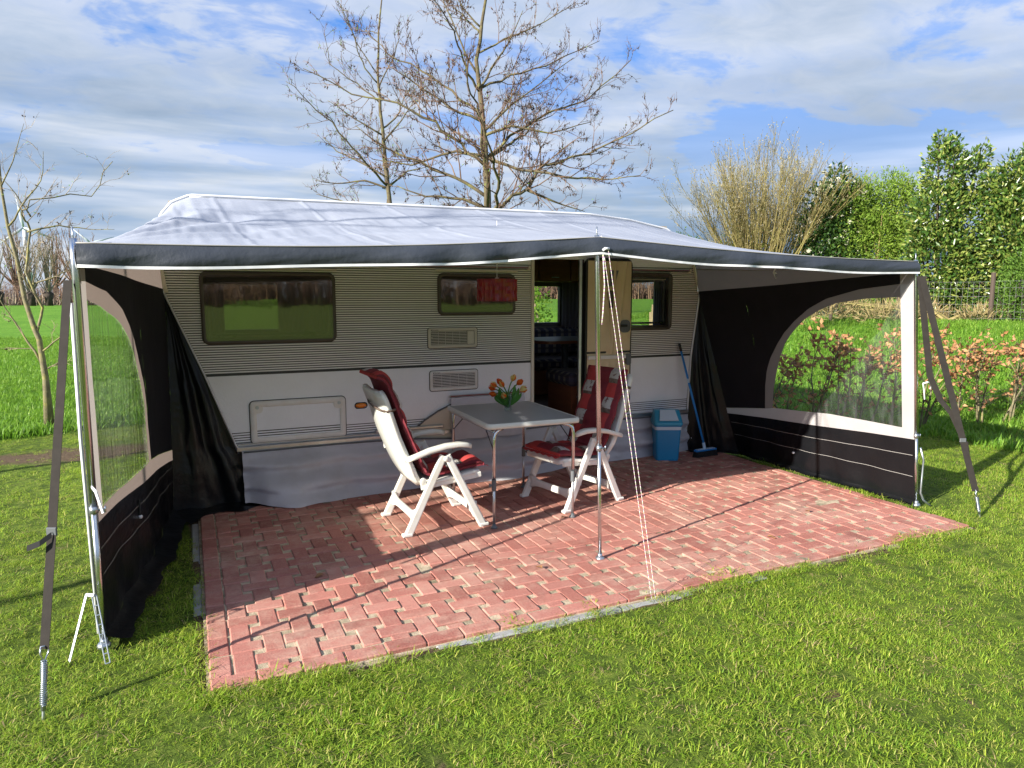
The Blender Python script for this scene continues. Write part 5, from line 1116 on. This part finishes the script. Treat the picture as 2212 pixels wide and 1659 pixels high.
T3 = ([(0, 0), (0, .61), (-.04, 1.12), (-.08, 1.26), (-0.18, 1.62), (-0.23, 2.11), (-0.3, 2.49), (-0.34, 2.97), (-0.33, 3.53), (-0.29, 4.3)],
 [[(-0.06, 1.2), (-0.01, 1.52), (-0.06, 1.93), (-0.07, 2.43), (-0.01, 2.61), (0.16, 2.76), (0.51, 2.97), (1.04, 3.26)], [(-0.04, 0.84), (-0.27, 1.22), (-0.47, 1.73)], [(-0.23, 2.11), (-0.41, 2.32), (-0.63, 2.43)],
  [(-0.07, 2.43), (0.23, 2.52), (0.51, 2.49), (0.87, 2.48)], [(-0.01, 2.61), (-0.14, 2.88), (-0.28, 3.09)], [(-0.3, 2.49), (-0.03, 2.77), (0.16, 3.04), (0.27, 3.36)], [(-0.34, 2.97), (-0.16, 3.26), (0.05, 3.69)],
  [(-0.05, 1.80), (0.23, 1.88), (0.41, 2.02)], [(-0.02, 0.96), (0.23, 1.14), (0.44, 1.25)], [(0, 0.73), (0.2, 0.85), (0.37, 0.79)]])
bare_tree('young_alder', (-1.67, 10.3, 0), 'young forked tree with yellow lichen on its trunk, left of the awning', *T3, .045, 5, .62, 7, 6.5, 3, 0, .30, .12, 'twig_pale', 'bark_young', .0024, secl=.30)
# two more of the row, left of the picture, that cast the branch shadows
for k, (bx_, by_, z0_) in enumerate(((-7.4, 2.6, 5.2), (-7.2, 6.4, 4.0))):
    tr = [(0, 0), (.03, 1.5), (-.02, 3.), (.04, 4.6), (0, 6.2), (.02, 8.4)]
    lm = [[(0, z0_ + .34 * i), ((-1) ** i * .4, z0_ + .3 + .36 * i), ((-1) ** i * (1.0 - .05 * i), z0_ + .6 + .38 * i)] for i in range(8)]
    bare_tree('alder_tree', (bx_, by_, 0), ['bare alder on the lawn left of the picture, nearer to us', 'bare alder on the lawn left of the picture, farther away'][k], tr, lm, .075, 20 + k, 1., 5.5, 5, 2, 0, .5, .0, secl=.35, tw_r=.011)

# ---- leafy shrubs on the right
def leaves_np(n, pos, nrm, L, Wd, rng, fold=.25):
    """n diamond leaves: pos (n,3) base, nrm (n,3) pointing direction"""
    d = nrm / np.linalg.norm(nrm, axis=1, keepdims=True); r = rng.normal(size=(n, 3)); s = np.cross(d, r); s /= np.linalg.norm(s, axis=1, keepdims=True) + 1e-9; u = np.cross(s, d)
    L = np.asarray(L).reshape(-1, 1) * np.ones((n, 1)); Wd = np.asarray(Wd).reshape(-1, 1) * np.ones((n, 1))
    V = np.stack([pos, pos + d * L * .45 + s * Wd + u * fold * Wd, pos + d * L - u * fold * Wd * .6, pos + d * L * .45 - s * Wd + u * fold * Wd], 1).reshape(-1, 3)
    i = np.arange(n) * 4; F = np.concatenate([np.stack([i, i + 1, i + 2], 1), np.stack([i, i + 2, i + 3], 1)]); return V, F
def lobes_points(lobes, n, rng, shell=.55):
    w_ = np.array([a[3] * a[4] * a[5] for a in lobes]) ** .8; k = rng.choice(len(lobes), n, p=w_ / w_.sum()); L = np.array(lobes)[k]
    d = rng.normal(size=(n, 3)); d /= np.linalg.norm(d, axis=1, keepdims=True); r = (shell + (1 - shell) * rng.random((n, 1)) ** .6)
    p = L[:, :3] + d * L[:, 3:6] * r * (1 + .10 * rng.normal(size=(n, 1))); return p, d
def shrub(name, base, label, lobes, n, L, Wd, mat, seed, stems=8, cat='shrub', up=.4, stemmat='bark_dark', blos=None, shell=.5, clump=0, group=None):
    rng = np.random.default_rng(seed); bz = float(terr(base[0], base[1])); B0 = np.array([base[0], base[1], bz])
    t = empty(name, tuple(B0), 0, label, cat, group); lob = []
    for u, dp, z, ru, rd, rz in lobes: c = B0 + np.array(VR) * u + np.array(VF) * dp + np.array([0, 0, z]); lob.append((*c, ru, rd, rz))
    if clump:
        c, d = lobes_points(lob, n // clump, rng, shell); p = np.repeat(c, clump, 0) + rng.normal(size=(n // clump * clump, 3)) * L * .8; d = np.repeat(d, clump, 0) + rng.normal(size=(n // clump * clump, 3)) * .7; n = len(p)
    else: p, d = lobes_points(lob, n, rng, shell); d = d + rng.normal(size=(n, 3)) * .75
    d[:, 2] += up; keep = p[:, 2] > bz + .03; p, d = p[keep], d[keep]; n = len(p)
    V, F = leaves_np(n, p, d, L * rng.uniform(.6, 1.25, n), Wd * rng.uniform(.7, 1.2, n), rng); npmesh('crown', V, F, mat, t)
    b = MB(); rr = random.Random(seed)
    for i in range(stems):
        l = rr.choice(lob); e = Vector(l[:3]) + Vector((rr.uniform(-.6, .6) * l[3], rr.uniform(-.6, .6) * l[4], rr.uniform(.0, .8) * l[5])); s_ = Vector(B0) + Vector((rr.uniform(-.25, .25), rr.uniform(-.25, .25), -.05)); m_ = s_.lerp(e, .5) + Vector((0, 0, .1)); b.tube([s_, m_, e], [.05, .03, .008], 5)
    b.build('trunk', stemmat, t, True)
    if blos:
        p, d = lobes_points(lob, blos, rng, .85); V, F = leaves_np(blos * 3, np.repeat(p, 3, 0) + rng.normal(size=(blos * 3, 3)) * .03, np.repeat(d, 3, 0) + rng.normal(size=(blos * 3, 3)), .11, .045, rng); npmesh('blossoms', V, F, 'blossom_cream', t)
    return t
shrub('laurel_shrub', (16.3, 10.75), 'tall glossy cherry laurel towering just right of the awning corner', [(-.2, 0, 1.2, .75, .8, 1.2), (-.35, 0, 2.4, .50, .6, .8), (.35, -.1, 2.2, .55, .6, .9), (-.25, 0, 3.4, .42, .5, .65), (.45, .1, 3.2, .38, .4, .7), (.35, -.2, .8, .75, .6, .85), (-.35, 0, 4.0, .18, .2, .35), (-.05, 0, 3.95, .16, .2, .32), (.62, 0, 3.75, .15, .2, .35), (-.7, 0, 1.9, .25, .3, .5), (.85, 0, 1.5, .3, .3, .7)], 15000, .125, .029, 'laurel_leaf', 1)
shrub('laurel_shrub', (16.95, 9.7), 'cherry laurel at the right edge of the picture behind the wire fence', [(0.1, 0, 1.8, .85, .7, 1.4), (0, 0, 2.9, .6, .5, .8), (.7, .3, 2.6, .75, .6, 1.2), (.5, 0, 1.2, .9, .6, 1.1), (-.4, .2, 2.9, .25, .3, .5), (.25, 0, 3.55, .2, .25, .4), (.9, 0, 3.3, .35, .3, .5)], 17000, .125, .029, 'laurel_leaf', 2)
shrub('laurel_shrub', (15.13, 13.1), 'dark laurel with cream blossoms beside the budding ash', [(0, 0, 1.4, .85, .7, 1.3), (.15, 0, 2.7, .6, .5, .8), (-.3, 0, 2.2, .6, .6, .7), (.1, 0, 3.4, .35, .3, .5), (.55, 0, 2.9, .35, .4, .55), (-.45, 0, 2.95, .25, .3, .45)], 6500, .13, .030, 'laurel_leaf_dark', 3, blos=150)
shrub('willow_shrub', (16.3, 12.5), 'feathery yellow-green willow shrub between the two laurels', [(-.3, 0, 1.6, 1.2, .9, 1.4), (.2, 0, 2.6, 1.0, .8, 1.0), (-.8, 0, 2.6, .7, .6, .9), (.6, .1, 2.0, .7, .7, 1.3), (.3, 0, 3.25, .6, .4, .45), (-.5, 0, 3.2, .4, .4, .4)], 26000, .10, .014, 'willow_leaf', 4, 16, shell=.25, up=.2, stemmat='ash_stem', clump=6)
shrub('willow_shrub', (15.9, 13.2), 'second yellow-green willow shrub behind the blossoming laurel', [(0, 0, 1.6, 1.0, .9, 1.5), (.2, 0, 2.7, .8, .7, .9)], 14000, .09, .013, 'willow_leaf', 14, 12, shell=.25, up=.2, stemmat='ash_stem', clump=6)
shrub('thuja_shrub', (16.2, 8.9), 'low dense green conifer shrub at the right edge by the fence', [(.15, 0, .8, .75, .6, .95), (.5, 0, 1.3, .6, .6, .9), (-.2, 0, .5, .5, .5, .6)], 9000, .075, .014, 'thuja_leaf', 5, 6, shell=.45, up=.5, clump=5)
shrub('bramble_shrub', (15.2, 9.95), 'dry straw-coloured undergrowth at the foot of the laurels', [(-.9, 0, .12, 1.5, .35, .25), (.9, -.2, .1, 1.2, .3, .22), (-2.3, .6, .2, 1.2, .4, .4)], 3000, .22, .010, 'dry_grass', 6, 10, up=.9, stemmat='ash_stem')
shrub('spring_shrub', (5.05, 9.75), 'fresh leafed bush seen through the caravan door and rear window', [(-.25, 0, 1.35, .40, .35, .65), (-.05, 0, .65, .5, .4, .6), (.45, 0, .75, .45, .3, .45)], 3600, .065, .022, 'spring_leaf', 7, 8, stemmat='twig_pale', up=.4, shell=.3)
# budding ash: a fan of straight stems
def fan_bush(name, base, label, n, H, spread, seed, r0, mat, budm, budn, cat='tree', trunk=None, sub=5, dens=2, group=None, lean0=0., rt=.008, rtw=.006, jit=.05):
    rng = random.Random(seed); bz = float(terr(*base)); t = empty(name, (base[0], base[1], bz), 0, label, cat, group); b = MB(); tw = MB(); bd = []; B0 = Vector((base[0], base[1], bz))
    z0 = 0.
    if trunk:
        tk = MB(); tk.tube([B0 - Vector((0, 0, .1)), B0 + Vector((0, 0, trunk[0] * .5)), B0 + Vector((0, 0, trunk[0]))], [trunk[1] * 1.1, trunk[1], trunk[1] * 1.5], 9); octa(tk, B0 + Vector((0, 0, trunk[0])), trunk[1] * 1.5, trunk[1] * 1.2); z0 = trunk[0]; tk.build('trunk', 'bark_dark', t, True)
    for i in range(n):
        a = rng.uniform(0, 2 * math.pi); k = (abs(rng.gauss(0, .55)) if trunk else 1.2 * rng.random() ** .55); k = min(k, 1.25); d = Vector((math.cos(a) * k * spread, math.sin(a) * k * spread, 1)).normalized(); L = H * (1.02 - (.22 * min(1, k) if trunk else .10 * k * k)) * rng.uniform(.8, 1.05) - z0
        p = wander(B0 + Vector((rng.uniform(-.12, .12), rng.uniform(-.12, .12), z0)), d, L, 6, jit, .03, rng); b.tube(p, [max(rt, r0 * (1 - .9 * j / 6)) for j in range(7)], 5, cap=False)
        for j in range(sub):
            s_ = rng.uniform(.3, .95); c_, dd = along(p, s_); q = wander(c_, side_dir(dd, rng, rng.uniform(.25, .6), .8), L * .33 * (1.15 - s_) + .25, 3, .09, .12, rng); tw.tube(q, [rtw, rtw * .8, rtw * .7, rtw * .5], 3, cap=False); bd.append(q[-1])
            for m_ in range(dens): c2, d2 = along(q, rng.uniform(.2, .95)); e2 = c2 + side_dir(d2, rng, .6, .6) * rng.uniform(.1, .28); tw.tube([c2, e2], [rtw * .7, rtw * .45], 3, cap=False); bd.append(e2)
        bd.append(p[-1])
    b.build('stems' if trunk else 'trunk', mat, t, True); tw.build('crown', mat, t)
    if budm:
        P_ = np.array([tuple(x) for x in bd]); P_ = np.repeat(P_, budn, 0); g = np.random.default_rng(seed); V, F = leaves_np(len(P_), P_ + g.normal(size=P_.shape) * .018, g.normal(size=P_.shape) + np.array([0, 0, .7]), .045, .014, g); npmesh('buds', V, F, budm, t)
    return t
fan_bush('ash_tree', (14.0, 14.3), 'leafless many-stemmed ash with pale buds behind the right awning roof', 110, 4.7, .56, 31, .024, 'ash_stem', 'bud_pale', 1, sub=13, dens=4, rt=.005, rtw=.0050, jit=.085)
shrub('hedge_shrub', (13.2, 15.0), 'loose pale green shrub at the foot of the budding ash', [(-.9, 0, 1.4, .8, .6, 1.1), (.4, 0, 1.2, .9, .6, 1.1), (1.0, 0, 1.5, .6, .6, 1.2)], 5200, .08, .018, 'willow_leaf', 17, 8, shell=.3, clump=4)

# ---- beech hedge plants
rng = random.Random(77)
HP = [(5.95, 6.05), (6.35, 5.98), (6.72, 5.95), (7.1, 5.9), (7.48, 5.86), (7.9, 5.78), (8.32, 5.62), (8.75, 5.48), (9.2, 5.45), (9.7, 5.42), (10.2, 5.4), (10.7, 5.36)]
HL = ['first of the row, behind the awning wall', 'second in the row, seen through the clear window', 'third in the row, tallest seen through the clear window', 'fourth in the row, in the middle of the clear window', 'fifth in the row, towards the right of the clear window', 'sixth in the row, behind the right awning pole', 'seventh in the row, just right of the strap', 'eighth in the row, dense orange leaves', 'ninth in the row, leafy top', 'tenth in the row, near the picture edge', 'eleventh in the row, at the picture edge', 'last of the row, beyond the picture edge']
for k, (hx_, hy_) in enumerate(HP):
    hz_ = float(terr(hx_, hy_)); t = empty('beech_plant', (hx_, hy_, hz_), 0, 'brown-leaved young beech, ' + HL[k], 'hedge plant', 'young beech hedge'); H = [1.1, 1.2, 1.32, 1.25, 1.15, 1.12, 1.18, 1.08, 1.05, 1.02, 1.05, 1.0][k]
    st = MB(); tw = MB(); P_, D_ = [], []
    for s in range(rng.randint(2, 3)):
        p = wander((hx_ + rng.uniform(-.05, .05), hy_ + rng.uniform(-.05, .05), hz_ - .04), (rng.uniform(-.22, .22), rng.uniform(-.2, .2), 1), H * rng.uniform(.85, 1.1), 7, .10, .03, rng); st.tube(p, [.016, .014, .012, .010, .008, .006, .005, .003], 6)
        for i in range(22):
            c_, d = along(p, .18 + .8 * rng.random()); q = wander(c_, side_dir(d, rng, rng.uniform(.7, 1.3), .1), rng.uniform(.12, .38), 3, .2, .04, rng); tw.tube(q, [.004, .003, .0025, .0015], 3, cap=False)
            for m_ in range(rng.randint(1, 3)): c2, d2 = along(q, rng.random()); tw.tube([c2, c2 + side_dir(d2, rng, .8) * rng.uniform(.05, .14)], [.0022, .0012], 3, cap=False)
            dens = .95 if c_.z - hz_ > .58 * H else .22
            for m_ in range(6):
                if rng.random() < dens: c2, d2 = along(q, rng.random()); P_.append(tuple(c2)); D_.append((d2.x + rng.gauss(0, .8), d2.y + rng.gauss(0, .8), d2.z + rng.gauss(-.1, .6)))
    g = np.random.default_rng(k); V, F = leaves_np(len(P_), np.array(P_), np.array(D_), .070 * g.uniform(.7, 1.2, len(P_)), .022 * g.uniform(.8, 1.2, len(P_)), g, .5)
    st.build('trunk', 'bark_young', t, True); tw.build('crown', 'bark_dark', t); npmesh('leaves', V, F, 'beech_leaf', t)

# ---- wire fence and posts on the right
fe = empty('wire_fence', (15.4, 9.2, 1.0), 0, 'wire mesh fence on dark posts in front of the laurels', 'fence')
f0, f1 = Vector((14.2, 12.4, 0)), Vector((16.6, 6.4, 0)); nf = 60; wv = MB(); 
pt = lambda t, h: (lambda q: Vector((q.x, q.y, float(terr(q.x, q.y)) + h)))(f0.lerp(f1, t))
for h in (.08, .22, .38, .55, .72, .86): wv.tube([pt(i / 12, h + .01 * math.sin(i * 2.)) for i in range(13)], .0022, 4)
for i in range(nf): wv.tube([pt(i / nf, .05), pt(i / nf + .002 * math.sin(i), .86)], .0016, 4, cap=False)
wv.build('wire_mesh', 'wire', fe)
for t_ in (.03, .26, .535, .8): b = MB(); b.tube([pt(t_, -.1), pt(t_, 1.05)], .045, 8); b.build('post', 'post_dark', fe)
for k, (x, y, h, ln) in enumerate(((7.66, 10.5, 1.5, .05), (7.82, 10.62, 1.36, -.03))):
    b = MB(); b.tube([(x, y, -.1), (x + ln, y, h * .6), (x + ln * 1.6, y, h)], [.055, .05, .048], 9); tag(b.build('fence_post', 'post_wood', None, True), ['pale wooden post behind the caravan, the taller of two, seen through the right window', 'shorter pale wooden post behind the caravan, seen through the right window'][k], 'post', 'wooden posts')

# ---- far left: pollard willows, bare trees, wind turbines
PL = [(-15.4, 76.5, 'far pollard willow at the left edge of the picture'), (-13.0, 76.9, 'far pollard willow seen between the stems of the young tree'), (-11.7, 77.1, 'far pollard willow just left of the awning pole'), (-9.3, 77.4, 'far pollard willow hidden behind the left awning wall'), (-18.3, 76.0, 'far pollard willow beyond the left picture edge')]
for k, (x, y, lab) in enumerate(PL): fan_bush('pollard_willow', (x, y), lab, 26, 6.4 + .5 * (k % 3), .60, 50 + k, .05, 'far_stem_mat', 'willow_leaf', 1, trunk=(1.1, .30), sub=4, dens=3, group='pollard willows across the meadow', rt=.018, rtw=.014)
for k, (x, y, H, lab) in enumerate(((-10.4, 84, 8.2, 'far bare broad tree right behind the left awning pole'), (-16.5, 90, 8.5, 'far bare tree behind the pollard willows at the left'), (-13.8, 96, 8.0, 'far greenish bare tree between two pollard willows'))):
    fan_bush('bare_tree', (x, y), lab, 22, H, .95, 70 + k, .08, 'far_wood_mat', None, 0, trunk=(1.8, .22), sub=8, dens=4, group='bare trees across the meadow', rt=.022, rtw=.016)
for k, (x, y, hh, lab) in enumerate(((-79, 465, 38, 'slim white wind turbine tower behind the young tree'), (-66, 640, 42, 'more distant white wind turbine behind the far bare tree'))):
    t = empty('wind_turbine', (x, y, .8), 0, lab, 'wind turbine', 'wind turbines on the horizon'); b = MB(); b.tube([(x, y, .7), (x, y, hh)], [1.9, 1.2], 14); b.build('tower', 'turbine_white', t, True)
    b = MB(); b.box((x, y - .5, hh + .8), (1.8, 5, 1.8), b=.4); b.build('nacelle', 'turbine_white', t)
    for q in range(3):
        a = rad(90 + q * 120 + 8 + k * 40); b = MB(); c_ = Vector((x, y - 3.4, hh + .8)); e = c_ + Vector((math.cos(a), 0, math.sin(a))) * 17; b.tube([c_, c_.lerp(e, .25), e], [.5, .8, .15], 8, flat=.3); b.build('blade', 'turbine_white', t, True)
# ---- wood edges round the meadow: nobody could count these stems
def far_wood(name, label, pts_fn, n, hlo, hhi, seed, wmat, wd=.05, br=4):
    g = np.random.default_rng(seed); Vs, Fs = [], []; o = 0
    P0 = pts_fn(g.random(n), g); z0 = terr(P0[:, 0], P0[:, 1]); H = g.uniform(hlo, hhi, n) * (.65 + .5 * fbm(P0[:, 0], P0[:, 1], 5, .09))
    def blades(B, T, w_):
        nonlocal o
        m = len(B); d = T - B; s = np.cross(d, g.normal(size=(m, 3))); s /= np.linalg.norm(s, axis=1, keepdims=True) + 1e-9; s *= np.asarray(w_).reshape(-1, 1) / 2
        u = np.cross(d, s); u /= np.linalg.norm(u, axis=1, keepdims=True) + 1e-9; u *= np.asarray(w_).reshape(-1, 1) / 2
        Vs.append(np.stack([B - s, B + s * .5 + u, B + s * .5 - u, T], 1).reshape(-1, 3)); i = o + np.arange(m) * 4; Fs.append(np.concatenate([np.stack([i, i + 1, i + 3], 1), np.stack([i + 1, i + 2, i + 3], 1), np.stack([i + 2, i, i + 3], 1)])); o += m * 4
    B = np.stack([P0[:, 0], P0[:, 1], z0 - .1], 1); T = B + np.stack([g.normal(0, .25, n), g.normal(0, .25, n), H], 1); blades(B, T, np.full(n, wd * 1.6))
    for k in range(br):
        t = g.uniform(.15, .95, n); c = B + (T - B) * t[:, None]; e = c + np.stack([g.normal(0, 1, n), g.normal(0, 1, n), g.uniform(.3, 1.4, n)], 1) * (H * .22 * (1.2 - t))[:, None]; blades(c, e, np.full(n, wd * .8))
        for q in range(2): t2 = g.uniform(.3, 1, n); c2 = c + (e - c) * t2[:, None]; e2 = c2 + np.stack([g.normal(0, 1, n), g.normal(0, 1, n), g.uniform(.2, 1.2, n)], 1) * (H * .10)[:, None]; blades(c2, e2, np.full(n, wd * .5))
    V = np.concatenate(Vs); F = np.concatenate(Fs); return tag(npmesh(name, V, F, wmat), label, 'woodland', kind='stuff')
def strip(x0, y0, x1, y1, dep): return lambda t, g: np.stack([x0 + (x1 - x0) * t + g.normal(0, dep * .3, len(t)), y0 + (y1 - y0) * t + g.uniform(0, dep, len(t))], 1)
def ringf(a0, a1, r, dep): return lambda t, g: (lambda a, rr: np.stack([rr * np.sin(a), rr * np.cos(a)], 1))(np.radians(a0 + (a1 - a0) * t), r + g.uniform(0, dep, len(t)))
far_wood('young_wood', 'strip of young brown trees behind the pollard willows', strip(-40, 80, 4, 84, 6), 1700, 1.7, 2.9, 1, 'far_wood_mat', .05, 4)
far_wood('young_wood_stems', 'pale thin stems at the edge of the young wood', strip(-30, 79, 2, 82, 1.5), 420, 1.2, 2.0, 2, 'far_stem_mat', .07, 1)
far_wood('far_wood', 'bare brown wood along the far side of the meadow', ringf(2, 60, 150, 14), 3400, 3, 5.5, 3, 'far_wood_mat', .20, 4)
far_wood('near_wood', 'brown wood edge behind the viewer, mirrored in the windows', ringf(75, 338, 70, 10), 6500, 3, 5.5, 4, 'far_wood_mat', .16, 3)
shrub('round_willow', (62, 70), 'round olive-green bush across the meadow seen through the right window', [(0, 0, 2.6, 4.5, 3, 2.9)], 5000, .5, .10, 'willow_leaf', 27, 6, shell=.3, clump=4, up=.4)

# ------------------------------------------------------------------ grass
def clump_mesh(name, n, rad_, h0, h1, wd, mat, seed, lean=.6):
    g = np.random.default_rng(seed); a = g.uniform(0, 2 * np.pi, n); r = rad_ * np.sqrt(g.random(n)); B = np.stack([r * np.cos(a), r * np.sin(a), np.full(n, -.008)], 1); h = g.uniform(h0, h1, n)
    la = g.uniform(0, 2 * np.pi, n); ll = g.uniform(.15, lean, n); D = np.stack([np.cos(la) * ll, np.sin(la) * ll, np.ones(n)], 1); D /= np.linalg.norm(D, axis=1, keepdims=True); S = np.stack([-np.sin(la + g.normal(0, .5, n)), np.cos(la), np.zeros(n)], 1) * wd / 2 * g.uniform(.7, 1.2, n)[:, None]
    M_ = B + D * h[:, None] * .55; T = B + D * h[:, None] + np.stack([np.cos(la), np.sin(la), np.full(n, -.35)], 1) * (h * ll * .55)[:, None]
    V = np.stack([B - S, B + S, M_ + S * .85, M_ - S * .85, T], 1).reshape(-1, 3); i = np.arange(n) * 5; F = np.concatenate([np.stack([i, i + 1, i + 2], 1), np.stack([i, i + 2, i + 3], 1), np.stack([i + 3, i + 2, i + 4], 1)])
    me = bpy.data.meshes.new(name); me.from_pydata(V.tolist(), [], F.tolist()); me.materials.append(MATS[mat]); return bpy.data.objects.new(name, me)
def scatter(name, label, pts, scl, clumps, seed):
    g = np.random.default_rng(seed); n = len(pts); me = bpy.data.meshes.new(name); me.vertices.add(n); me.vertices.foreach_set('co', np.asarray(pts, np.float32).ravel())
    rot = np.stack([g.normal(0, .12, n), g.normal(0, .12, n), g.uniform(0, 6.283, n)], 1).astype(np.float32)
    a = me.attributes.new('rot', 'FLOAT_VECTOR', 'POINT'); a.data.foreach_set('vector', rot.ravel()); a = me.attributes.new('scl', 'FLOAT', 'POINT'); a.data.foreach_set('value', np.asarray(scl, np.float32)); a = me.attributes.new('kind_id', 'INT', 'POINT'); a.data.foreach_set('value', g.integers(0, len(clumps), n).astype(np.int32))
    o = link(name, me); ng = bpy.data.node_groups.new(name, 'GeometryNodeTree'); ng.interface.new_socket('Geometry', in_out='INPUT', socket_type='NodeSocketGeometry'); ng.interface.new_socket('Geometry', in_out='OUTPUT', socket_type='NodeSocketGeometry')
    gi = ng.nodes.new('NodeGroupInput'); go = ng.nodes.new('NodeGroupOutput'); jn = ng.nodes.new('GeometryNodeJoinGeometry')
    def attr(nm, tp): q = ng.nodes.new('GeometryNodeInputNamedAttribute'); q.data_type = tp; q.inputs[0].default_value = nm; return q.outputs[0]
    ra, sa, ka = attr('rot', 'FLOAT_VECTOR'), attr('scl', 'FLOAT'), attr('kind_id', 'INT')
    for i, c in enumerate(clumps):
        oi = ng.nodes.new('GeometryNodeObjectInfo'); oi.inputs['Object'].default_value = c; cp = ng.nodes.new('FunctionNodeCompare'); cp.data_type = 'INT'; cp.operation = 'EQUAL'; ng.links.new(ka, cp.inputs[2]); cp.inputs[3].default_value = i
        ip_ = ng.nodes.new('GeometryNodeInstanceOnPoints'); ng.links.new(gi.outputs[0], ip_.inputs['Points']); ng.links.new(cp.outputs[0], ip_.inputs['Selection']); ng.links.new(oi.outputs['Geometry'], ip_.inputs['Instance']); ng.links.new(ra, ip_.inputs['Rotation']); ng.links.new(sa, ip_.inputs['Scale']); ng.links.new(ip_.outputs[0], jn.inputs[0])
    ng.links.new(jn.outputs[0], go.inputs[0]); md = o.modifiers.new('scatter', 'NODES'); md.node_group = ng
    return tag(o, label, 'grass', kind='stuff')
lawn_cl = [clump_mesh('lawn_clump', 30, .055, .011, .034, .0030, 'lawn_blade', i, 2.2) for i in range(7)] + [clump_mesh('lawn_clump', 16, .045, .016, .046, .0034, 'lawn_blade', 9, 1.4), clump_mesh('straw_clump', 9, .06, .012, .035, .003, 'dry_grass', 12, 3.0)]
field_cl = [clump_mesh('field_clump', 34, .16, .05, .13, .011, 'field_blade', 20 + i, .8) for i in range(3)]
g = np.random.default_rng(99)
def zone(x0, x1, y0, y1, dens): n = int((x1 - x0) * (y1 - y0) * dens); return np.stack([g.uniform(x0, x1, n), g.uniform(y0, y1, n)], 1)
pts = np.concatenate([zone(-2.6, 7.0, 1.2, 3.4, 620), zone(-3.5, 0.1, 3.4, 6.0, 420), zone(5.0, 8.5, 3.0, 6.2, 420), zone(-4, .6, 6.0, 10.2, 200), zone(7, 12.5, 2.0, 6.0, 200)])
X, Y = pts.T; pdv = patio_dist(X, Y); so_ = soil_amt(X, Y)
ok = (pdv > -.0 + .001 + .07 * (fbm(X, Y, 18, 1.7) > .5)) & (g.random(len(X)) > so_ * .90) & ~((X > -.15) & (X < 5.15) & (Y > 5.3)) & (field_amt(X, Y) < .6) & ~((X > -.25) & (X < 0) & (Y > 5.2)) & ~((X > -.46 + (Y - 3.68) * .13) & (X < -.35 + (Y - 3.68) * .13) & (Y > 3.6) & (Y < 5.9))
ed = np.concatenate([zone(-.05, 5.15, 2.90, 3.045, 800), zone(-.16, .012, 3.0, 3.9, 500), zone(5.07, 5.25, 3.0, 5.2, 350)]); ed = ed[(fbm(ed[:, 0], ed[:, 1], 28, 1.3) > .50) | (g.random(len(ed)) < .12)]
X, Y, so_, pdv = np.concatenate([X[ok], ed[:, 0]]), np.concatenate([Y[ok], ed[:, 1]]), np.concatenate([so_[ok], np.zeros(len(ed))]), np.concatenate([pdv[ok], patio_dist(ed[:, 0], ed[:, 1])]); sc1 = (.62 + .75 * fbm(X, Y, 12, 1.8)) * g.uniform(.7, 1.25, len(X)) * (1 - .35 * so_) * (1 + .5 * np.exp(-pdv / .08) * (fbm(X, Y, 15, 3.) > .5))
scatter('lawn_grass', 'short yellow-green mown lawn round the patio', np.stack([X, Y, terr(X, Y) - .024 + .018 * (pdv < .10)], 1), sc1, lawn_cl, 1)
pts = np.concatenate([zone(-9, 1, 9.4, 18, 75), zone(-12, 0, 18, 32, 26), zone(5.6, 15, 6.0, 10.5, 70), zone(8, 19, 4.0, 6.0, 40), zone(2, 16, 10.5, 20, 22)])
X, Y = pts.T; ok = (field_amt(X, Y) > .35) | (X > 8); X, Y = X[ok], Y[ok]
scatter('meadow_grass', 'lush bright green meadow beyond the lawn', np.stack([X, Y, terr(X, Y) - .02], 1), (.75 + .7 * fbm(X, Y, 33, .5)) * g.uniform(.7, 1.2, len(X)), field_cl, 2)

# ---- a few dry leaves blown onto the paving
P('dry_leaf', (.30, .15, .06), .8, c2=(.20, .09, .035), scale=60)
for k, (x, y, a) in enumerate(((2.47, 4.40, 20), (1.86, 3.62, 100), (.62, 4.05, 200), (3.55, 3.42, 310), (4.25, 3.75, 60))):
    b = MB(); b.grid(4, 6, lambda u, v: (lambda w_: ((v - .5) * .055, (u - .5) * w_, .008 + .006 * abs(u - .5) * 2 + .006 * math.sin(v * 5)))(.034 * math.sin(math.pi * min(1, v * .92 + .05)) + .002))
    lf = b.build('fallen_leaf', 'dry_leaf', None, True); lf.location = (x, y, 0); lf.rotation_euler = (0, 0, rad(a))
    tag(lf, ['dry brown leaf on the bricks by the front right table foot', 'dry brown leaf in the middle of the sunlit front bricks', 'dry brown leaf on the shaded bricks at the left', 'dry brown leaf on the bricks right of the guy rope', 'dry brown leaf on the sunlit bricks at the far right'][k], 'leaf', 'dry leaves on the paving')
